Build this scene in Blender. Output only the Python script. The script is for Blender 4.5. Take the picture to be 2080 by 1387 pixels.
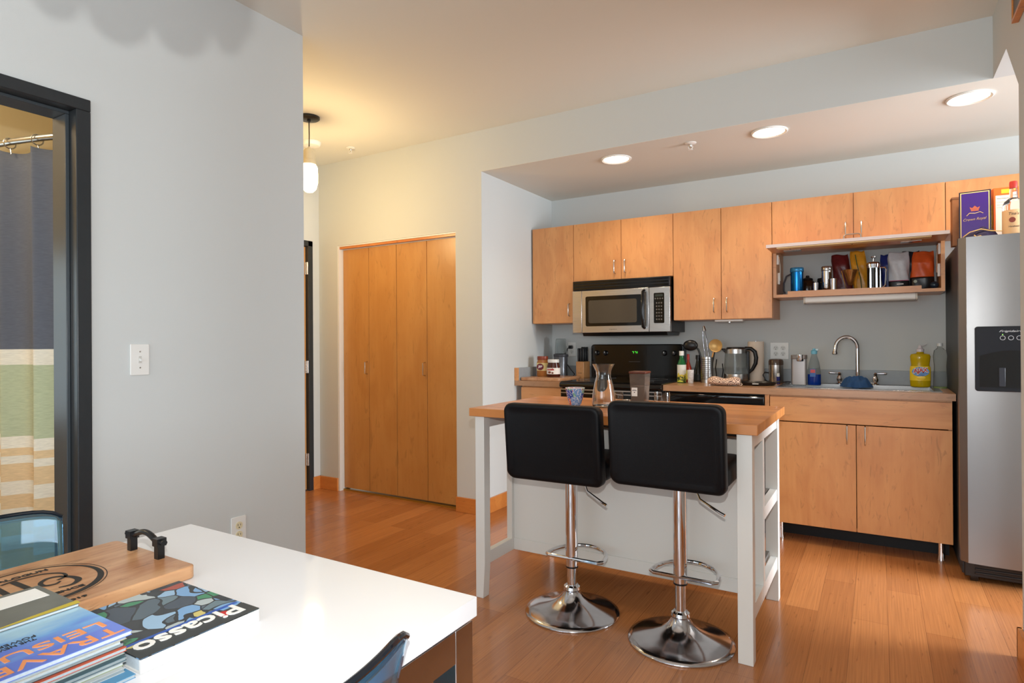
import bpy, bmesh, math, random
from mathutils import Vector, Matrix, Euler
for o in list(bpy.data.objects): bpy.data.objects.remove(o)
S = bpy.context.scene
C = S.collection
PI = math.pi
random.seed(7)

def lin(c):
    return tuple(((v/255)/12.92 if v/255 <= 0.04045 else ((v/255+0.055)/1.055)**2.4) for v in c) + (1.0,)

# ------------------------------------------------------------------ camera
CH = 1.205; YAW = .5424; PITCH = .0017; ROLL = .0064
F0 = Vector((-math.sin(YAW), math.cos(YAW), 0)); R0 = Vector((math.cos(YAW), math.sin(YAW), 0)); Z = Vector((0, 0, 1))
F = F0*math.cos(PITCH)+Z*math.sin(PITCH); U0 = Z*math.cos(PITCH)-F0*math.sin(PITCH)
R = R0*math.cos(ROLL)-U0*math.sin(ROLL); U = U0*math.cos(ROLL)+R0*math.sin(ROLL)
cd = bpy.data.cameras.new('camera'); cam = bpy.data.objects.new('camera', cd); C.objects.link(cam)
cam.matrix_world = Matrix(((R.x, U.x, -F.x, 0), (R.y, U.y, -F.y, 0), (R.z, U.z, -F.z, CH), (0, 0, 0, 1)))
cd.sensor_width = 36; cd.lens = 36*1236.34/2080; cd.clip_start = .02
S.camera = cam

# ------------------------------------------------------------------ world, lights, exposure
W = bpy.data.worlds.new('world'); S.world = W; W.use_nodes = True
W.node_tree.nodes['Background'].inputs[0].default_value = (.80, .90, 1.0, 1); W.node_tree.nodes['Background'].inputs[1].default_value = 1.0
S.view_settings.view_transform = 'Standard'; S.view_settings.look = 'None'; S.view_settings.gamma = 1
S.view_settings.exposure = 0.0
def area(name, loc, direction, sx, sy, power, col):
    l = bpy.data.lights.new(name, 'AREA'); l.shape = 'RECTANGLE'; l.size = sx; l.size_y = sy; l.energy = power; l.color = col
    o = bpy.data.objects.new(name, l); C.objects.link(o); o.location = loc
    o.rotation_euler = Vector(direction).to_track_quat('-Z', 'Y').to_euler(); return o
# daylight through the window wall behind the camera and through the big window to the right
area('window_daylight', (-.95, -3.5, 1.45), (0, 1, 0), 2.5, 1.9, 62, (.80, .91, 1.0))
area('window_daylight_side', (3.1, -1.75, 1.4), (-1, 0, 0), 2.4, 1.9, 142, (.82, .91, 1.0))
area('window_daylight_right', (3.16, 3.2, 1.35), (-1, .02, -.30), 1.9, 1.7, 185, (.88, .94, 1.0)).data.spread = math.radians(130)
# the photographer's flash on top of the camera
l = bpy.data.lights.new('camera_flash', 'SPOT'); l.energy = 72; l.color = (1, .99, .96); l.shadow_soft_size = .010; l.spot_size = math.radians(112); l.spot_blend = .35
fl = bpy.data.objects.new('camera_flash', l); C.objects.link(fl); fl.location = (0.0, 0.0, 1.375)
fl.rotation_euler = (F + Vector((0, 0, .10))).to_track_quat('-Z', 'Y').to_euler()
def point(name, loc, power, col, r=.03):
    l = bpy.data.lights.new(name, 'POINT'); l.energy = power; l.color = col; l.shadow_soft_size = r
    o = bpy.data.objects.new(name, l); C.objects.link(o); o.location = loc; return o
point('bathroom_bulb', (-3.3, .25, 2.45), 26, (1, .80, .56), .10)
WARM = (1.0, .66, .34)

# ------------------------------------------------------------------ materials
def newmat(name):
    m = bpy.data.materials.new(name); m.use_nodes = True; nt = m.node_tree
    return m, nt, nt.nodes['Principled BSDF']
MC = {}
def pm(name, col, rough=.5, metal=0, spec=.5, trans=0, ior=1.45, emit=None, es=0, coat=0, noise=0, nscale=40, bump=0, bscale=200, alpha=1):
    if name in MC: return MC[name]
    m, nt, b = newmat(name); b.inputs['Base Color'].default_value = lin(col); b.inputs['Roughness'].default_value = rough
    b.inputs['Metallic'].default_value = metal; b.inputs['Specular IOR Level'].default_value = spec
    b.inputs['Transmission Weight'].default_value = trans; b.inputs['IOR'].default_value = ior; b.inputs['Coat Weight'].default_value = coat
    if emit: b.inputs['Emission Color'].default_value = lin(emit); b.inputs['Emission Strength'].default_value = es
    N = nt.nodes.new; L = nt.links.new
    if noise or bump:
        tc = N('ShaderNodeTexCoord')
    if noise:
        n = N('ShaderNodeTexNoise'); n.inputs['Scale'].default_value = nscale; n.inputs['Detail'].default_value = 4; L(tc.outputs['Object'], n.inputs['Vector'])
        mx = N('ShaderNodeMix'); mx.data_type = 'RGBA'; mx.inputs[6].default_value = lin(tuple(v*(1-noise) for v in col)); mx.inputs[7].default_value = lin(tuple(min(255, v*(1+noise)) for v in col))
        L(n.outputs['Fac'], mx.inputs[0]); L(mx.outputs[2], b.inputs['Base Color'])
    if bump:
        n = N('ShaderNodeTexNoise'); n.inputs['Scale'].default_value = bscale; L(tc.outputs['Object'], n.inputs['Vector'])
        bp = N('ShaderNodeBump'); bp.inputs['Strength'].default_value = bump; bp.inputs['Distance'].default_value = .002; L(n.outputs['Fac'], bp.inputs['Height']); L(bp.outputs['Normal'], b.inputs['Normal'])
    MC[name] = m; return m

def wood(name, c1, c2, axis='Z', scale=9, rough=.38, fleck=.36, coat=.15, stretch=10, fl_col=None):
    """veneer: cloudy colour shift, long fine streaks along axis and short darker flecks"""
    if name in MC: return MC[name]
    m, nt, b = newmat(name); N = nt.nodes.new; L = nt.links.new
    tc = N('ShaderNodeTexCoord'); oi = N('ShaderNodeObjectInfo')
    ad = N('ShaderNodeVectorMath'); ad.operation = 'MULTIPLY_ADD'; L(oi.outputs['Location'], ad.inputs[0]); ad.inputs[1].default_value = (3.7, 2.3, 5.1); L(tc.outputs['Object'], ad.inputs[2])
    def mapped(s, st):
        mp = N('ShaderNodeMapping'); v = [s, s, s]; v['XYZ'.index(axis)] = s/st; mp.inputs['Scale'].default_value = v; L(ad.outputs[0], mp.inputs[0]); return mp
    a = N('ShaderNodeTexNoise'); a.inputs['Scale'].default_value = 1; a.inputs['Detail'].default_value = 5; a.inputs['Distortion'].default_value = 1.2; L(mapped(scale, 3).outputs[0], a.inputs['Vector'])
    s = N('ShaderNodeTexNoise'); s.inputs['Scale'].default_value = 1; s.inputs['Detail'].default_value = 6; L(mapped(scale*9, stretch*2).outputs[0], s.inputs['Vector'])
    f = N('ShaderNodeTexNoise'); f.inputs['Scale'].default_value = 1; f.inputs['Detail'].default_value = 3; f.inputs['Distortion'].default_value = 2.2; L(mapped(scale*4, 4).outputs[0], f.inputs['Vector'])
    mx = N('ShaderNodeMix'); mx.data_type = 'RGBA'; mx.inputs[6].default_value = lin(c1); mx.inputs[7].default_value = lin(c2)
    cr = N('ShaderNodeMapRange'); cr.inputs[1].default_value = .36; cr.inputs[2].default_value = .64; L(a.outputs['Fac'], cr.inputs[0])
    av = N('ShaderNodeMath'); av.operation = 'MULTIPLY_ADD'; av.inputs[1].default_value = .5; L(s.outputs['Fac'], av.inputs[0]); 
    hf = N('ShaderNodeMath'); hf.operation = 'MULTIPLY'; hf.inputs[1].default_value = .5; L(cr.outputs[0], hf.inputs[0]); L(hf.outputs[0], av.inputs[2])
    L(av.outputs[0], mx.inputs[0])
    fr = N('ShaderNodeMapRange'); fr.inputs[1].default_value = .60; fr.inputs[2].default_value = .72; fr.inputs[4].default_value = fleck; L(f.outputs['Fac'], fr.inputs[0])
    m2 = N('ShaderNodeMix'); m2.data_type = 'RGBA'; L(fr.outputs[0], m2.inputs[0]); L(mx.outputs[2], m2.inputs[6]); m2.inputs[7].default_value = lin(fl_col or tuple(v*.72 for v in c2))
    L(m2.outputs[2], b.inputs['Base Color']); b.inputs['Roughness'].default_value = rough; b.inputs['Coat Weight'].default_value = coat; b.inputs['Coat Roughness'].default_value = .25
    MC[name] = m; return m

def planks(name, c1, c2, row, blen, axis='Y', off=0, rough=.25, seam=.0009, streak=.35, coat=.3):
    m, nt, b = newmat(name); N = nt.nodes.new; L = nt.links.new
    tc = N('ShaderNodeTexCoord'); sp = N('ShaderNodeSeparateXYZ'); L(tc.outputs['Object'], sp.inputs[0])
    cb = N('ShaderNodeCombineXYZ')
    L(sp.outputs['Y' if axis == 'Y' else 'X'], cb.inputs[0])
    sh = N('ShaderNodeMath'); sh.operation = 'ADD'; sh.inputs[1].default_value = off; L(sp.outputs['X' if axis == 'Y' else 'Y'], sh.inputs[0]); L(sh.outputs[0], cb.inputs[1])
    br = N('ShaderNodeTexBrick'); br.offset = .37; br.offset_frequency = 2; br.inputs['Scale'].default_value = 1; br.inputs['Brick Width'].default_value = blen; br.inputs['Row Height'].default_value = row
    br.inputs['Mortar Size'].default_value = seam; br.inputs['Mortar Smooth'].default_value = .3; br.inputs['Bias'].default_value = -.1
    br.inputs['Color1'].default_value = lin(c1); br.inputs['Color2'].default_value = lin(c2); br.inputs['Mortar'].default_value = lin(tuple(v*.78 for v in c2)); L(cb.outputs[0], br.inputs['Vector'])
    mp = N('ShaderNodeMapping'); mp.inputs['Scale'].default_value = (3, 190, 1); L(cb.outputs[0], mp.inputs[0])
    n = N('ShaderNodeTexNoise'); n.inputs['Scale'].default_value = 1; n.inputs['Detail'].default_value = 6; L(mp.outputs[0], n.inputs['Vector'])
    mr = N('ShaderNodeMapRange'); mr.inputs[1].default_value = .3; mr.inputs[2].default_value = .7; mr.inputs[3].default_value = 1-streak; mr.inputs[4].default_value = 1+streak*.5; L(n.outputs['Fac'], mr.inputs[0])
    # bamboo nodes: short dark ticks across the strips
    mp2 = N('ShaderNodeMapping'); mp2.inputs['Scale'].default_value = (9, 55, 1); L(cb.outputs[0], mp2.inputs[0])
    vn = N('ShaderNodeTexNoise'); vn.inputs['Scale'].default_value = 1; vn.inputs['Detail'].default_value = 2; L(mp2.outputs[0], vn.inputs['Vector'])
    vr = N('ShaderNodeMapRange'); vr.inputs[1].default_value = .66; vr.inputs[2].default_value = .72; vr.inputs[3].default_value = 1; vr.inputs[4].default_value = .72; L(vn.outputs['Fac'], vr.inputs[0])
    mu = N('ShaderNodeMath'); mu.operation = 'MULTIPLY'; L(mr.outputs[0], mu.inputs[0]); L(vr.outputs[0], mu.inputs[1])
    vm = N('ShaderNodeVectorMath'); vm.operation = 'SCALE'; L(br.outputs['Color'], vm.inputs[0]); L(mu.outputs[0], vm.inputs['Scale'])
    L(vm.outputs[0], b.inputs['Base Color']); b.inputs['Roughness'].default_value = rough; b.inputs['Coat Weight'].default_value = coat; b.inputs['Coat Roughness'].default_value = .12
    MC[name] = m; return m

def brushed(name, col, rough=.3, axis='Z', strength=.05, scale=600):
    m, nt, b = newmat(name); N = nt.nodes.new; L = nt.links.new
    b.inputs['Base Color'].default_value = lin(col); b.inputs['Metallic'].default_value = 1; b.inputs['Roughness'].default_value = rough
    tc = N('ShaderNodeTexCoord'); mp = N('ShaderNodeMapping'); v = [scale]*3; v['XYZ'.index(axis)] = 4; mp.inputs['Scale'].default_value = v; L(tc.outputs['Object'], mp.inputs[0])
    n = N('ShaderNodeTexNoise'); n.inputs['Scale'].default_value = 1; L(mp.outputs[0], n.inputs['Vector'])
    mr = N('ShaderNodeMapRange'); mr.inputs[3].default_value = rough-strength*.5; mr.inputs[4].default_value = rough+strength*.5; L(n.outputs['Fac'], mr.inputs[0]); L(mr.outputs[0], b.inputs['Roughness'])
    MC[name] = m; return m

def paintmat(name, col, rough=.75):
    return pm(name, col, rough, bump=.08, bscale=350, spec=.3)

M_wall = paintmat('wall_paint', (201, 205, 204))
M_ceil = paintmat('ceiling_paint', (220, 220, 212))
M_floor = planks('bamboo_floor', (190, 125, 74), (165, 103, 58), .133, 1.15, 'Y', off=-.292+.133*3, streak=.2)
M_maple = wood('maple_veneer', (220, 160, 102), (197, 131, 78), 'Z', 7)
M_mapleh = wood('maple_veneer_across', (220, 160, 102), (198, 132, 78), 'X', 7)
M_closet = wood('birch_door_veneer', (198, 146, 84), (180, 124, 64), 'Z', 5, fleck=.3)
M_base = wood('baseboard_wood', (214, 140, 70), (190, 112, 50), 'X', 8, rough=.35)
M_lam = wood('laminate_wood', (184, 142, 106), (158, 116, 82), 'X', 8, rough=.28, fleck=.35)
M_butcher = planks('butcher_block', (222, 150, 84), (190, 116, 58), .043, .42, 'X', rough=.35, seam=.0006, streak=.12, coat=.15)
M_board = wood('serving_board_wood', (222, 178, 134), (158, 98, 58), 'Y', 11, rough=.35, fleck=.5, stretch=6)
M_white = pm('white_lacquer', (226, 226, 222), .35)
M_tabletop = pm('white_gloss_top', (236, 237, 240), .05)
M_plastic = pm('white_plastic', (228, 228, 224), .35)
M_black = pm('black_plastic', (16, 16, 18), .35)
M_blackgloss = pm('black_gloss', (8, 8, 9), .08)
M_leather = pm('black_leather', (4, 7, 12), .50, spec=.3, bump=.25, bscale=700)
M_chrome = pm('chrome', (225, 225, 228), .06, 1)
M_chromed = pm('chrome_worn', (200, 200, 205), .13, 1, noise=.05, nscale=30)
M_steel = brushed('brushed_steel', (190, 188, 186), .28, 'X')
M_steelv = brushed('brushed_steel_vertical', (134, 132, 131), .36, 'X')
M_sink = brushed('sink_steel', (150, 148, 146), .25, 'X')
M_nickel = pm('satin_nickel', (200, 196, 190), .25, 1)
M_frame = pm('dark_frame_paint', (42, 46, 49), .32, noise=.06)
M_jamb = pm('dark_jamb_paint', (60, 66, 70), .30)
M_glass = pm('clear_glass', (250, 252, 252), .02, trans=1, ior=1.45)
M_glassthin = pm('thin_clear_plastic', (240, 244, 244), .05, trans=1, ior=1.2)
M_water = pm('water', (235, 240, 242), .0, trans=1, ior=1.33)
M_blueacr = pm('blue_acrylic', (130, 190, 225), .04, trans=.93, ior=1.4)
M_red = pm('red', (190, 30, 30), .4)
M_gold = pm('gold', (200, 160, 80), .3, .8)
M_ink = pm('black_ink', (34, 33, 34), .6)
M_whiteink = pm('white_ink', (238, 238, 234), .5)
M_paper = pm('page_edges', (190, 200, 206), .6, noise=.06, nscale=300)

# ------------------------------------------------------------------ mesh helpers
class MB:
    def __init__(s): s.b = bmesh.new()
    def add(s, vs, fs):
        v = [s.b.verts.new(p) for p in vs]
        for f in fs:
            try: s.b.faces.new([v[i] for i in f])
            except ValueError: pass
        return s
    def box(s, x0, x1, y0, y1, z0, z1):
        return s.add([(x0, y0, z0), (x1, y0, z0), (x1, y1, z0), (x0, y1, z0), (x0, y0, z1), (x1, y0, z1), (x1, y1, z1), (x0, y1, z1)],
                     [(3, 2, 1, 0), (4, 5, 6, 7), (0, 1, 5, 4), (1, 2, 6, 5), (2, 3, 7, 6), (3, 0, 4, 7)])
    def prism(s, pts, axis, a, b):
        def P(u, v, w): return {'X': (w, u, v), 'Y': (u, w, v), 'Z': (u, v, w)}[axis]
        n = len(pts); vs = [P(u, v, a) for u, v in pts]+[P(u, v, b) for u, v in pts]
        return s.add(vs, [tuple(range(n))[::-1], tuple(range(n, 2*n))]+[(i, (i+1) % n, n+(i+1) % n, n+i) for i in range(n)])
    def lathe(s, prof, c=(0, 0, 0), seg=32, closed=False, sx=1, sy=1, axis='Z'):
        rings = []; cx, cy, cz = c
        for r, z in prof:
            ring = []
            for i in range(seg):
                t = 2*PI*i/seg; u, v = r*sx*math.cos(t), r*sy*math.sin(t)
                p = {'Z': (u, v, z), 'Y': (u, z, v), 'X': (z, u, v)}[axis]
                ring.append(s.b.verts.new((p[0]+cx, p[1]+cy, p[2]+cz)))
            rings.append(ring)
        for a, b in zip(rings, rings[1:]):
            for i in range(seg): s.b.faces.new((a[i], a[(i+1) % seg], b[(i+1) % seg], b[i]))
        if not closed:
            s.b.faces.new(rings[0][::-1]); s.b.faces.new(rings[-1])
        else:
            a, b = rings[-1], rings[0]
            for i in range(seg): s.b.faces.new((a[i], a[(i+1) % seg], b[(i+1) % seg], b[i]))
        return s
    def tube(s, pts, r, seg=10, loop=False, rs=None, flat=1):
        pts = [Vector(p) for p in pts]; n = len(pts); rings = []; up = None
        for i, p in enumerate(pts):
            if loop: d = pts[(i+1) % n]-pts[i-1]
            else: d = pts[min(i+1, n-1)]-pts[max(i-1, 0)]
            d.normalize()
            if up is None: up = Vector((0, 0, 1)) if abs(d.z) < .9 else Vector((1, 0, 0))
            sd = d.cross(up).normalized(); up = sd.cross(d).normalized()
            rr = rs[i] if rs else r
            rings.append([s.b.verts.new(p+sd*rr*math.cos(2*PI*k/seg)+up*rr*flat*math.sin(2*PI*k/seg)) for k in range(seg)])
        prs = list(zip(rings, rings[1:]))+([(rings[-1], rings[0])] if loop else [])
        for a, b in prs:
            for k in range(seg): s.b.faces.new((a[k], a[(k+1) % seg], b[(k+1) % seg], b[k]))
        if not loop: s.b.faces.new(rings[0][::-1]); s.b.faces.new(rings[-1])
        return s
    def cyl(s, p0, p1, r, seg=20): return s.tube([p0, p1], r, seg)
    def ball(s, c, r, sc=(1, 1, 1), seg=20):
        n = seg//2; prof = [(max(1e-4, math.sin(PI*i/n))*r, -math.cos(PI*i/n)*r) for i in range(n+1)]
        k = len(s.b.verts); s.b.verts.ensure_lookup_table(); s.lathe(prof, (0, 0, 0), seg); s.b.verts.ensure_lookup_table()
        for v in s.b.verts[k:]: v.co = Vector((v.co.x*sc[0]+c[0], v.co.y*sc[1]+c[1], v.co.z*sc[2]+c[2]))
        return s
    def grid(s, fn, nu, nv, wrap=False):
        V = [[s.b.verts.new(fn(i/nu, j/nv)) for j in range(nv+1)] for i in range(nu+(0 if wrap else 1))]
        m = len(V)
        for i in range(nu):
            for j in range(nv): s.b.faces.new((V[i][j], V[(i+1) % m][j], V[(i+1) % m][j+1], V[i][j+1]))
        return s
    def rot(s, ang, axis='Z', c=(0, 0, 0)):
        bmesh.ops.rotate(s.b, verts=s.b.verts, cent=c, matrix=Matrix.Rotation(ang, 3, axis)); return s

def rr(x0, x1, y0, y1, r, n=5):
    """rounded rectangle outline"""
    out = []
    for cx, cy, a in ((x1-r, y1-r, 0), (x0+r, y1-r, 90), (x0+r, y0+r, 180), (x1-r, y0+r, 270)):
        for k in range(n+1):
            t = math.radians(a+90*k/n); out.append((cx+r*math.cos(t), cy+r*math.sin(t)))
    return out

def obj(name, mb, mat, parent=None, bevel=0, seg=2, smooth=True, sub=0, solid=0, ang=35, world=False, label=None):
    me = bpy.data.meshes.new(name)
    if world and parent: bmesh.ops.translate(mb.b, verts=mb.b.verts, vec=-WL(parent))
    bmesh.ops.recalc_face_normals(mb.b, faces=mb.b.faces)
    mb.b.to_mesh(me); mb.b.free(); me.materials.append(mat)
    if smooth:
        for p in me.polygons: p.use_smooth = True
        if not sub: me.set_sharp_from_angle(angle=math.radians(ang))
    o = bpy.data.objects.new(name, me); C.objects.link(o)
    if parent: o.parent = parent
    if solid: m = o.modifiers.new('s', 'SOLIDIFY'); m.thickness = solid; m.offset = 0
    if bevel:
        m = o.modifiers.new('b', 'BEVEL'); m.width = bevel; m.segments = seg; m.limit_method = 'ANGLE'; m.angle_limit = math.radians(40); m.harden_normals = False
        if smooth: me.set_sharp_from_angle(angle=math.radians(60))
        if seg > 2:
            for p in me.polygons: p.use_smooth = True
            me.set_sharp_from_angle(angle=math.radians(180))
            w = o.modifiers.new('w', 'WEIGHTED_NORMAL')
    if sub: m = o.modifiers.new('u', 'SUBSURF'); m.levels = sub; m.render_levels = sub
    if label: o['label'] = label
    return o
def WL(o):
    v = Vector(o.location)
    while o.parent: o = o.parent; v += Vector(o.location)
    return v
def thing(name, label, cat, loc=(0, 0, 0), rz=0, group=None):
    o = bpy.data.objects.new(name, None); C.objects.link(o); o.location = loc; o.rotation_euler = (0, 0, rz); o.empty_display_size = .05
    o['label'] = label; o['category'] = cat
    if group: o['group'] = group
    return o
def tag(o, label, cat, group=None):
    o['label'] = label; o['category'] = cat
    if group: o['group'] = group
    return o
def struct(name, mb, mat, **k):
    o = obj(name, mb, mat, **k)
    if not o.parent: o['kind'] = 'structure'
    return o
def sthing(name, loc=(0, 0, 0)):
    o = bpy.data.objects.new(name, None); C.objects.link(o); o.location = loc; o['kind'] = 'structure'; return o
def copy_tree(root, loc, label=None, rz=None):
    r = root.copy(); C.objects.link(r); r.location = loc
    if rz is not None: r.rotation_euler = (0, 0, rz)
    if label: r['label'] = label
    for ch in list(root.children):
        c = ch.copy(); C.objects.link(c); c.parent = r
        for g in list(ch.children):
            d = g.copy(); C.objects.link(d); d.parent = c
    return r
def text(name, body, size, mat, parent, origin, xdir, ydir, extrude=.0004, width=None, height=None, shear=0, bold=0, center=True, world=True):
    """raised lettering laid on a surface: xdir = reading direction, ydir = up"""
    cu = bpy.data.curves.new('t', 'FONT'); cu.body = body; cu.size = size; cu.extrude = extrude; cu.shear = shear; cu.offset = bold; cu.resolution_u = 3
    to = bpy.data.objects.new('t', cu); me = bpy.data.meshes.new_from_object(to); bpy.data.objects.remove(to)
    xs = [v.co.x for v in me.vertices]; ys = [v.co.y for v in me.vertices]
    x0, x1, y0, y1 = min(xs), max(xs), min(ys), max(ys)
    kx = width/(x1-x0) if width else 1; ky = height/(y1-y0) if height else (kx if width else 1)
    X = Vector(xdir).normalized(); Y = Vector(ydir).normalized(); N = X.cross(Y); O = Vector(origin)
    if world and parent: O = O-WL(parent)
    for v in me.vertices:
        u = (v.co.x-((x0+x1)/2 if center else x0))*kx; w = (v.co.y-(y0+y1)/2)*ky
        v.co = O+X*u+Y*w+N*v.co.z
    me.name = name; me.materials.clear(); me.materials.append(mat)
    o = bpy.data.objects.new(name, me); C.objects.link(o); o.parent = parent; return o

# ================================================================== setting
XL, YC, YB, XR = -2.372, 3.534, 4.60, .457
ZC, ZS = 2.690, 2.402
struct('floor', MB().box(-4.3, 3.3, -3.7, 4.75, -.06, 0), M_floor, smooth=False)
struct('ceiling', MB().box(-4.3, 3.3, -3.7, 4.75, ZC, ZC+.08), M_ceil, smooth=False)
# left wall with the bathroom doorway; it ends in an outside corner
t = .12
struct('wall_left', MB().box(XL-t, XL, 1.035, 1.997, 0, ZC).box(XL-t, XL, -3.6, .17, 0, ZC).box(XL-t, XL, .17, 1.035, 2.035, ZC), M_wall, smooth=False)
struct('wall_bathroom', MB().box(-4.13, XL-t, 1.90, 1.997, 0, ZC).box(-4.25, -4.13, -.9, 1.997, 0, ZC).box(-4.13, XL-t, -1.0, -.9, 0, ZC), paintmat('bathroom_paint', (222, 205, 165)), smooth=False)
struct('wall_entry', MB().box(-4.13, -4.012, 3.452, YC, 0, ZC).box(-4.13, -4.012, 1.997, 2.48, 0, ZC).box(-4.13, -4.012, 2.48, 3.452, 2.045, ZC), M_wall, smooth=False)
cx0, cx1 = -3.795, -2.598
struct('wall_closet', MB().box(-4.13, cx0, YC, YC+.12, 0, ZC).box(cx1, XL, YC, YC+.12, 0, ZC).box(cx0, cx1, YC, YC+.12, 2.005, ZC), M_wall, smooth=False)
struct('wall_closet_back', MB().box(-4.13, XL-.12, 4.2, 4.3, 0, ZC), M_wall, smooth=False)
struct('wall_niche', MB().box(XL-.12, XL, YC+.12, YB+.1, 0, ZC), M_wall, smooth=False)
struct('wall_kitchen', MB().box(XL, 3.2, YB, YB+.12, 0, ZC), M_wall, smooth=False)
struct('wall_soffit', MB().box(XL, XR, YC, YC+.05, ZS+.002, ZC), M_wall, smooth=False)
struct('ceiling_kitchen', MB().box(XL, XR, YC+.0008, YB, ZS, ZS+.05).box(XR, 3.2, YC, YB, ZS, ZS+.05).box(XR+.12, 3.2, 2.6, YC, ZS, ZS+.05), M_ceil, smooth=False)
# right wall: ends at an outside corner, with a clipped 45 degree corner above the passage
struct('wall_right', MB().prism([(.35, 0), (2.95, 0), (2.95, 2.165), (3.20, ZS), (YC, ZS), (YC, ZC), (.35, ZC)], 'X', XR, XR+.12), M_wall, smooth=False)
struct('wall_right_back', MB().box(XR+.12, 1.7, 2.83, 2.95, 0, ZC).box(XR+.12, 1.7, .35, .47, 0, ZC).box(1.58, 1.7, .47, 2.83, 0, ZC), M_wall, smooth=False)
struct('wall_rear', MB().box(XL, -2.2, -3.65, -3.55, 0, ZC).box(.30, 3.2, -3.65, -3.55, 0, ZC).box(-2.2, .30, -3.65, -3.55, 0, .45).box(-2.2, .30, -3.65, -3.55, 2.42, ZC), M_wall, smooth=False)
struct('wall_far_right', MB().box(3.2, 3.3, -3.65, -3.0, 0, ZC).box(3.2, 3.3, -.5, 2.2, 0, ZC).box(3.2, 3.3, -3.0, -.5, 0, .4).box(3.2, 3.3, -3.0, -.5, 2.4, ZC).box(3.2, 3.3, 4.2, YB, 0, ZC).box(3.2, 3.3, 2.2, 4.2, 0, .35).box(3.2, 3.3, 2.2, 4.2, 2.35, ZC), M_wall, smooth=False)
w = sthing('window_1', (-.95, -3.6, .45))
m = MB(); m.box(-2.2, .30, -3.63, -3.57, .45, .50).box(-2.2, .30, -3.63, -3.57, 2.37, 2.42)
for x in (-2.2, -1.38, -.56, .25): m.box(x, x+.05, -3.63, -3.57, .45, 2.42)
struct('window_frame', m, M_frame, parent=w, world=True, smooth=False)
w = sthing('window_2', (3.25, 3.2, .35))
m = MB(); m.box(3.22, 3.28, 2.2, 4.2, .35, .4).box(3.22, 3.28, 2.2, 4.2, 2.3, 2.35)
for y in (2.2, 3.17, 4.15): m.box(3.22, 3.28, y, y+.05, .35, 2.35)
struct('window_frame', m, M_frame, parent=w, world=True, smooth=False)

w = sthing('window_3', (3.25, -1.75, .4))
m = MB(); m.box(3.22, 3.28, -3.0, -.5, .4, .45).box(3.22, 3.28, -3.0, -.5, 2.35, 2.4)
for y in (-3.0, -1.775, -.55): m.box(3.22, 3.28, y, y+.05, .4, 2.4)
struct('window_frame', m, M_frame, parent=w, world=True, smooth=False)
w = sthing('window_4', (-4.12, .25, .75))
m = MB().box(-4.13, -4.10, -.02, .01, .75, 1.75).box(-4.13, -4.10, .49, .52, .75, 1.75).box(-4.13, -4.10, .01, .49, .75, .78).box(-4.13, -4.10, .01, .49, 1.72, 1.75)
struct('window_frame', m, M_white, parent=w, world=True, smooth=False)
struct('frosted_pane', MB().box(-4.125, -4.115, .01, .49, .78, 1.72), pm('frosted_daylight', (210, 232, 245), .6, emit=(205, 230, 245), es=2.6), parent=w, world=True, smooth=False)

# baseboards
bh = .105; bt = .016
struct('baseboard_left', MB().box(XL, XL+bt, 1.11, 1.997+bt, 0, bh).box(XL-t, XL+bt, 1.997, 1.997+bt, 0, bh), M_base, bevel=.002)
struct('baseboard_closet', MB().box(cx1, XL+bt, YC-bt, YC, 0, bh).box(-4.012, cx0, YC-bt, YC, 0, bh).box(-4.012, -4.012+bt, 3.452, YC, 0, bh), M_base, bevel=.002)
struct('baseboard_niche', MB().box(XL, XL+bt, YC-bt, 3.96, 0, bh), M_base, bevel=.002)
struct('baseboard_right', MB().box(XR-bt, XR, .35, 2.95+bt, 0, .115).box(XR-bt, XR+.12, 2.95, 2.95+bt, 0, .115), M_base, bevel=.002)

# bathroom door frame (door_1)
d = sthing('door_1', (XL, .6, 0))
m = MB()
for y0, y1 in ((1.02, 1.066), (.139, .185)):
    m.box(XL-t-.012, XL+.014, y0, y1, 0, 2.02)
m.box(XL-t-.012, XL+.014, .139, 1.066, 2.02, 2.062)
struct('door_frame', m, M_frame, parent=d, world=True, bevel=.003)
m = MB().box(XL-t-.012, XL-.035, 1.008, 1.02, 0, 2.008).box(XL-t-.012, XL-.035, .185, .197, 0, 2.008).box(XL-t-.012, XL-.035, .197, 1.02, 2.008, 2.02)
struct('door_stop', m, M_jamb, parent=d, world=True, bevel=.002)
# entry door (door_2)
d = sthing('door_2', (-4.03, 2.95, 0))
m = MB().box(-4.06, -4.0, 3.412, 3.458, 0, 2.05).box(-4.06, -4.0, 2.47, 2.52, 0, 2.05).box(-4.06, -4.0, 2.47, 3.458, 2.005, 2.05)
struct('door_frame', m, M_frame, parent=d, world=True, bevel=.002)
struct('door_panel', MB().box(-4.075, -4.03, 2.523, 3.407, .01, 2.0), M_closet, parent=d, world=True)
for z in (.258, 1.016, 1.824):
    struct('hinge', MB().cyl((-4.012, 3.412, z-.05), (-4.012, 3.412, z+.05), .008, 10).box(-4.03, -4.018, 3.392, 3.411, z-.05, z+.05), M_nickel, parent=d, world=True)
struct('door_handle', MB().cyl((-4.03, 2.60, 1.0), (-3.98, 2.60, 1.0), .011).cyl((-3.985, 2.60, 1.0), (-3.985, 2.72, 1.0), .009), M_nickel, parent=d, world=True)
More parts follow.
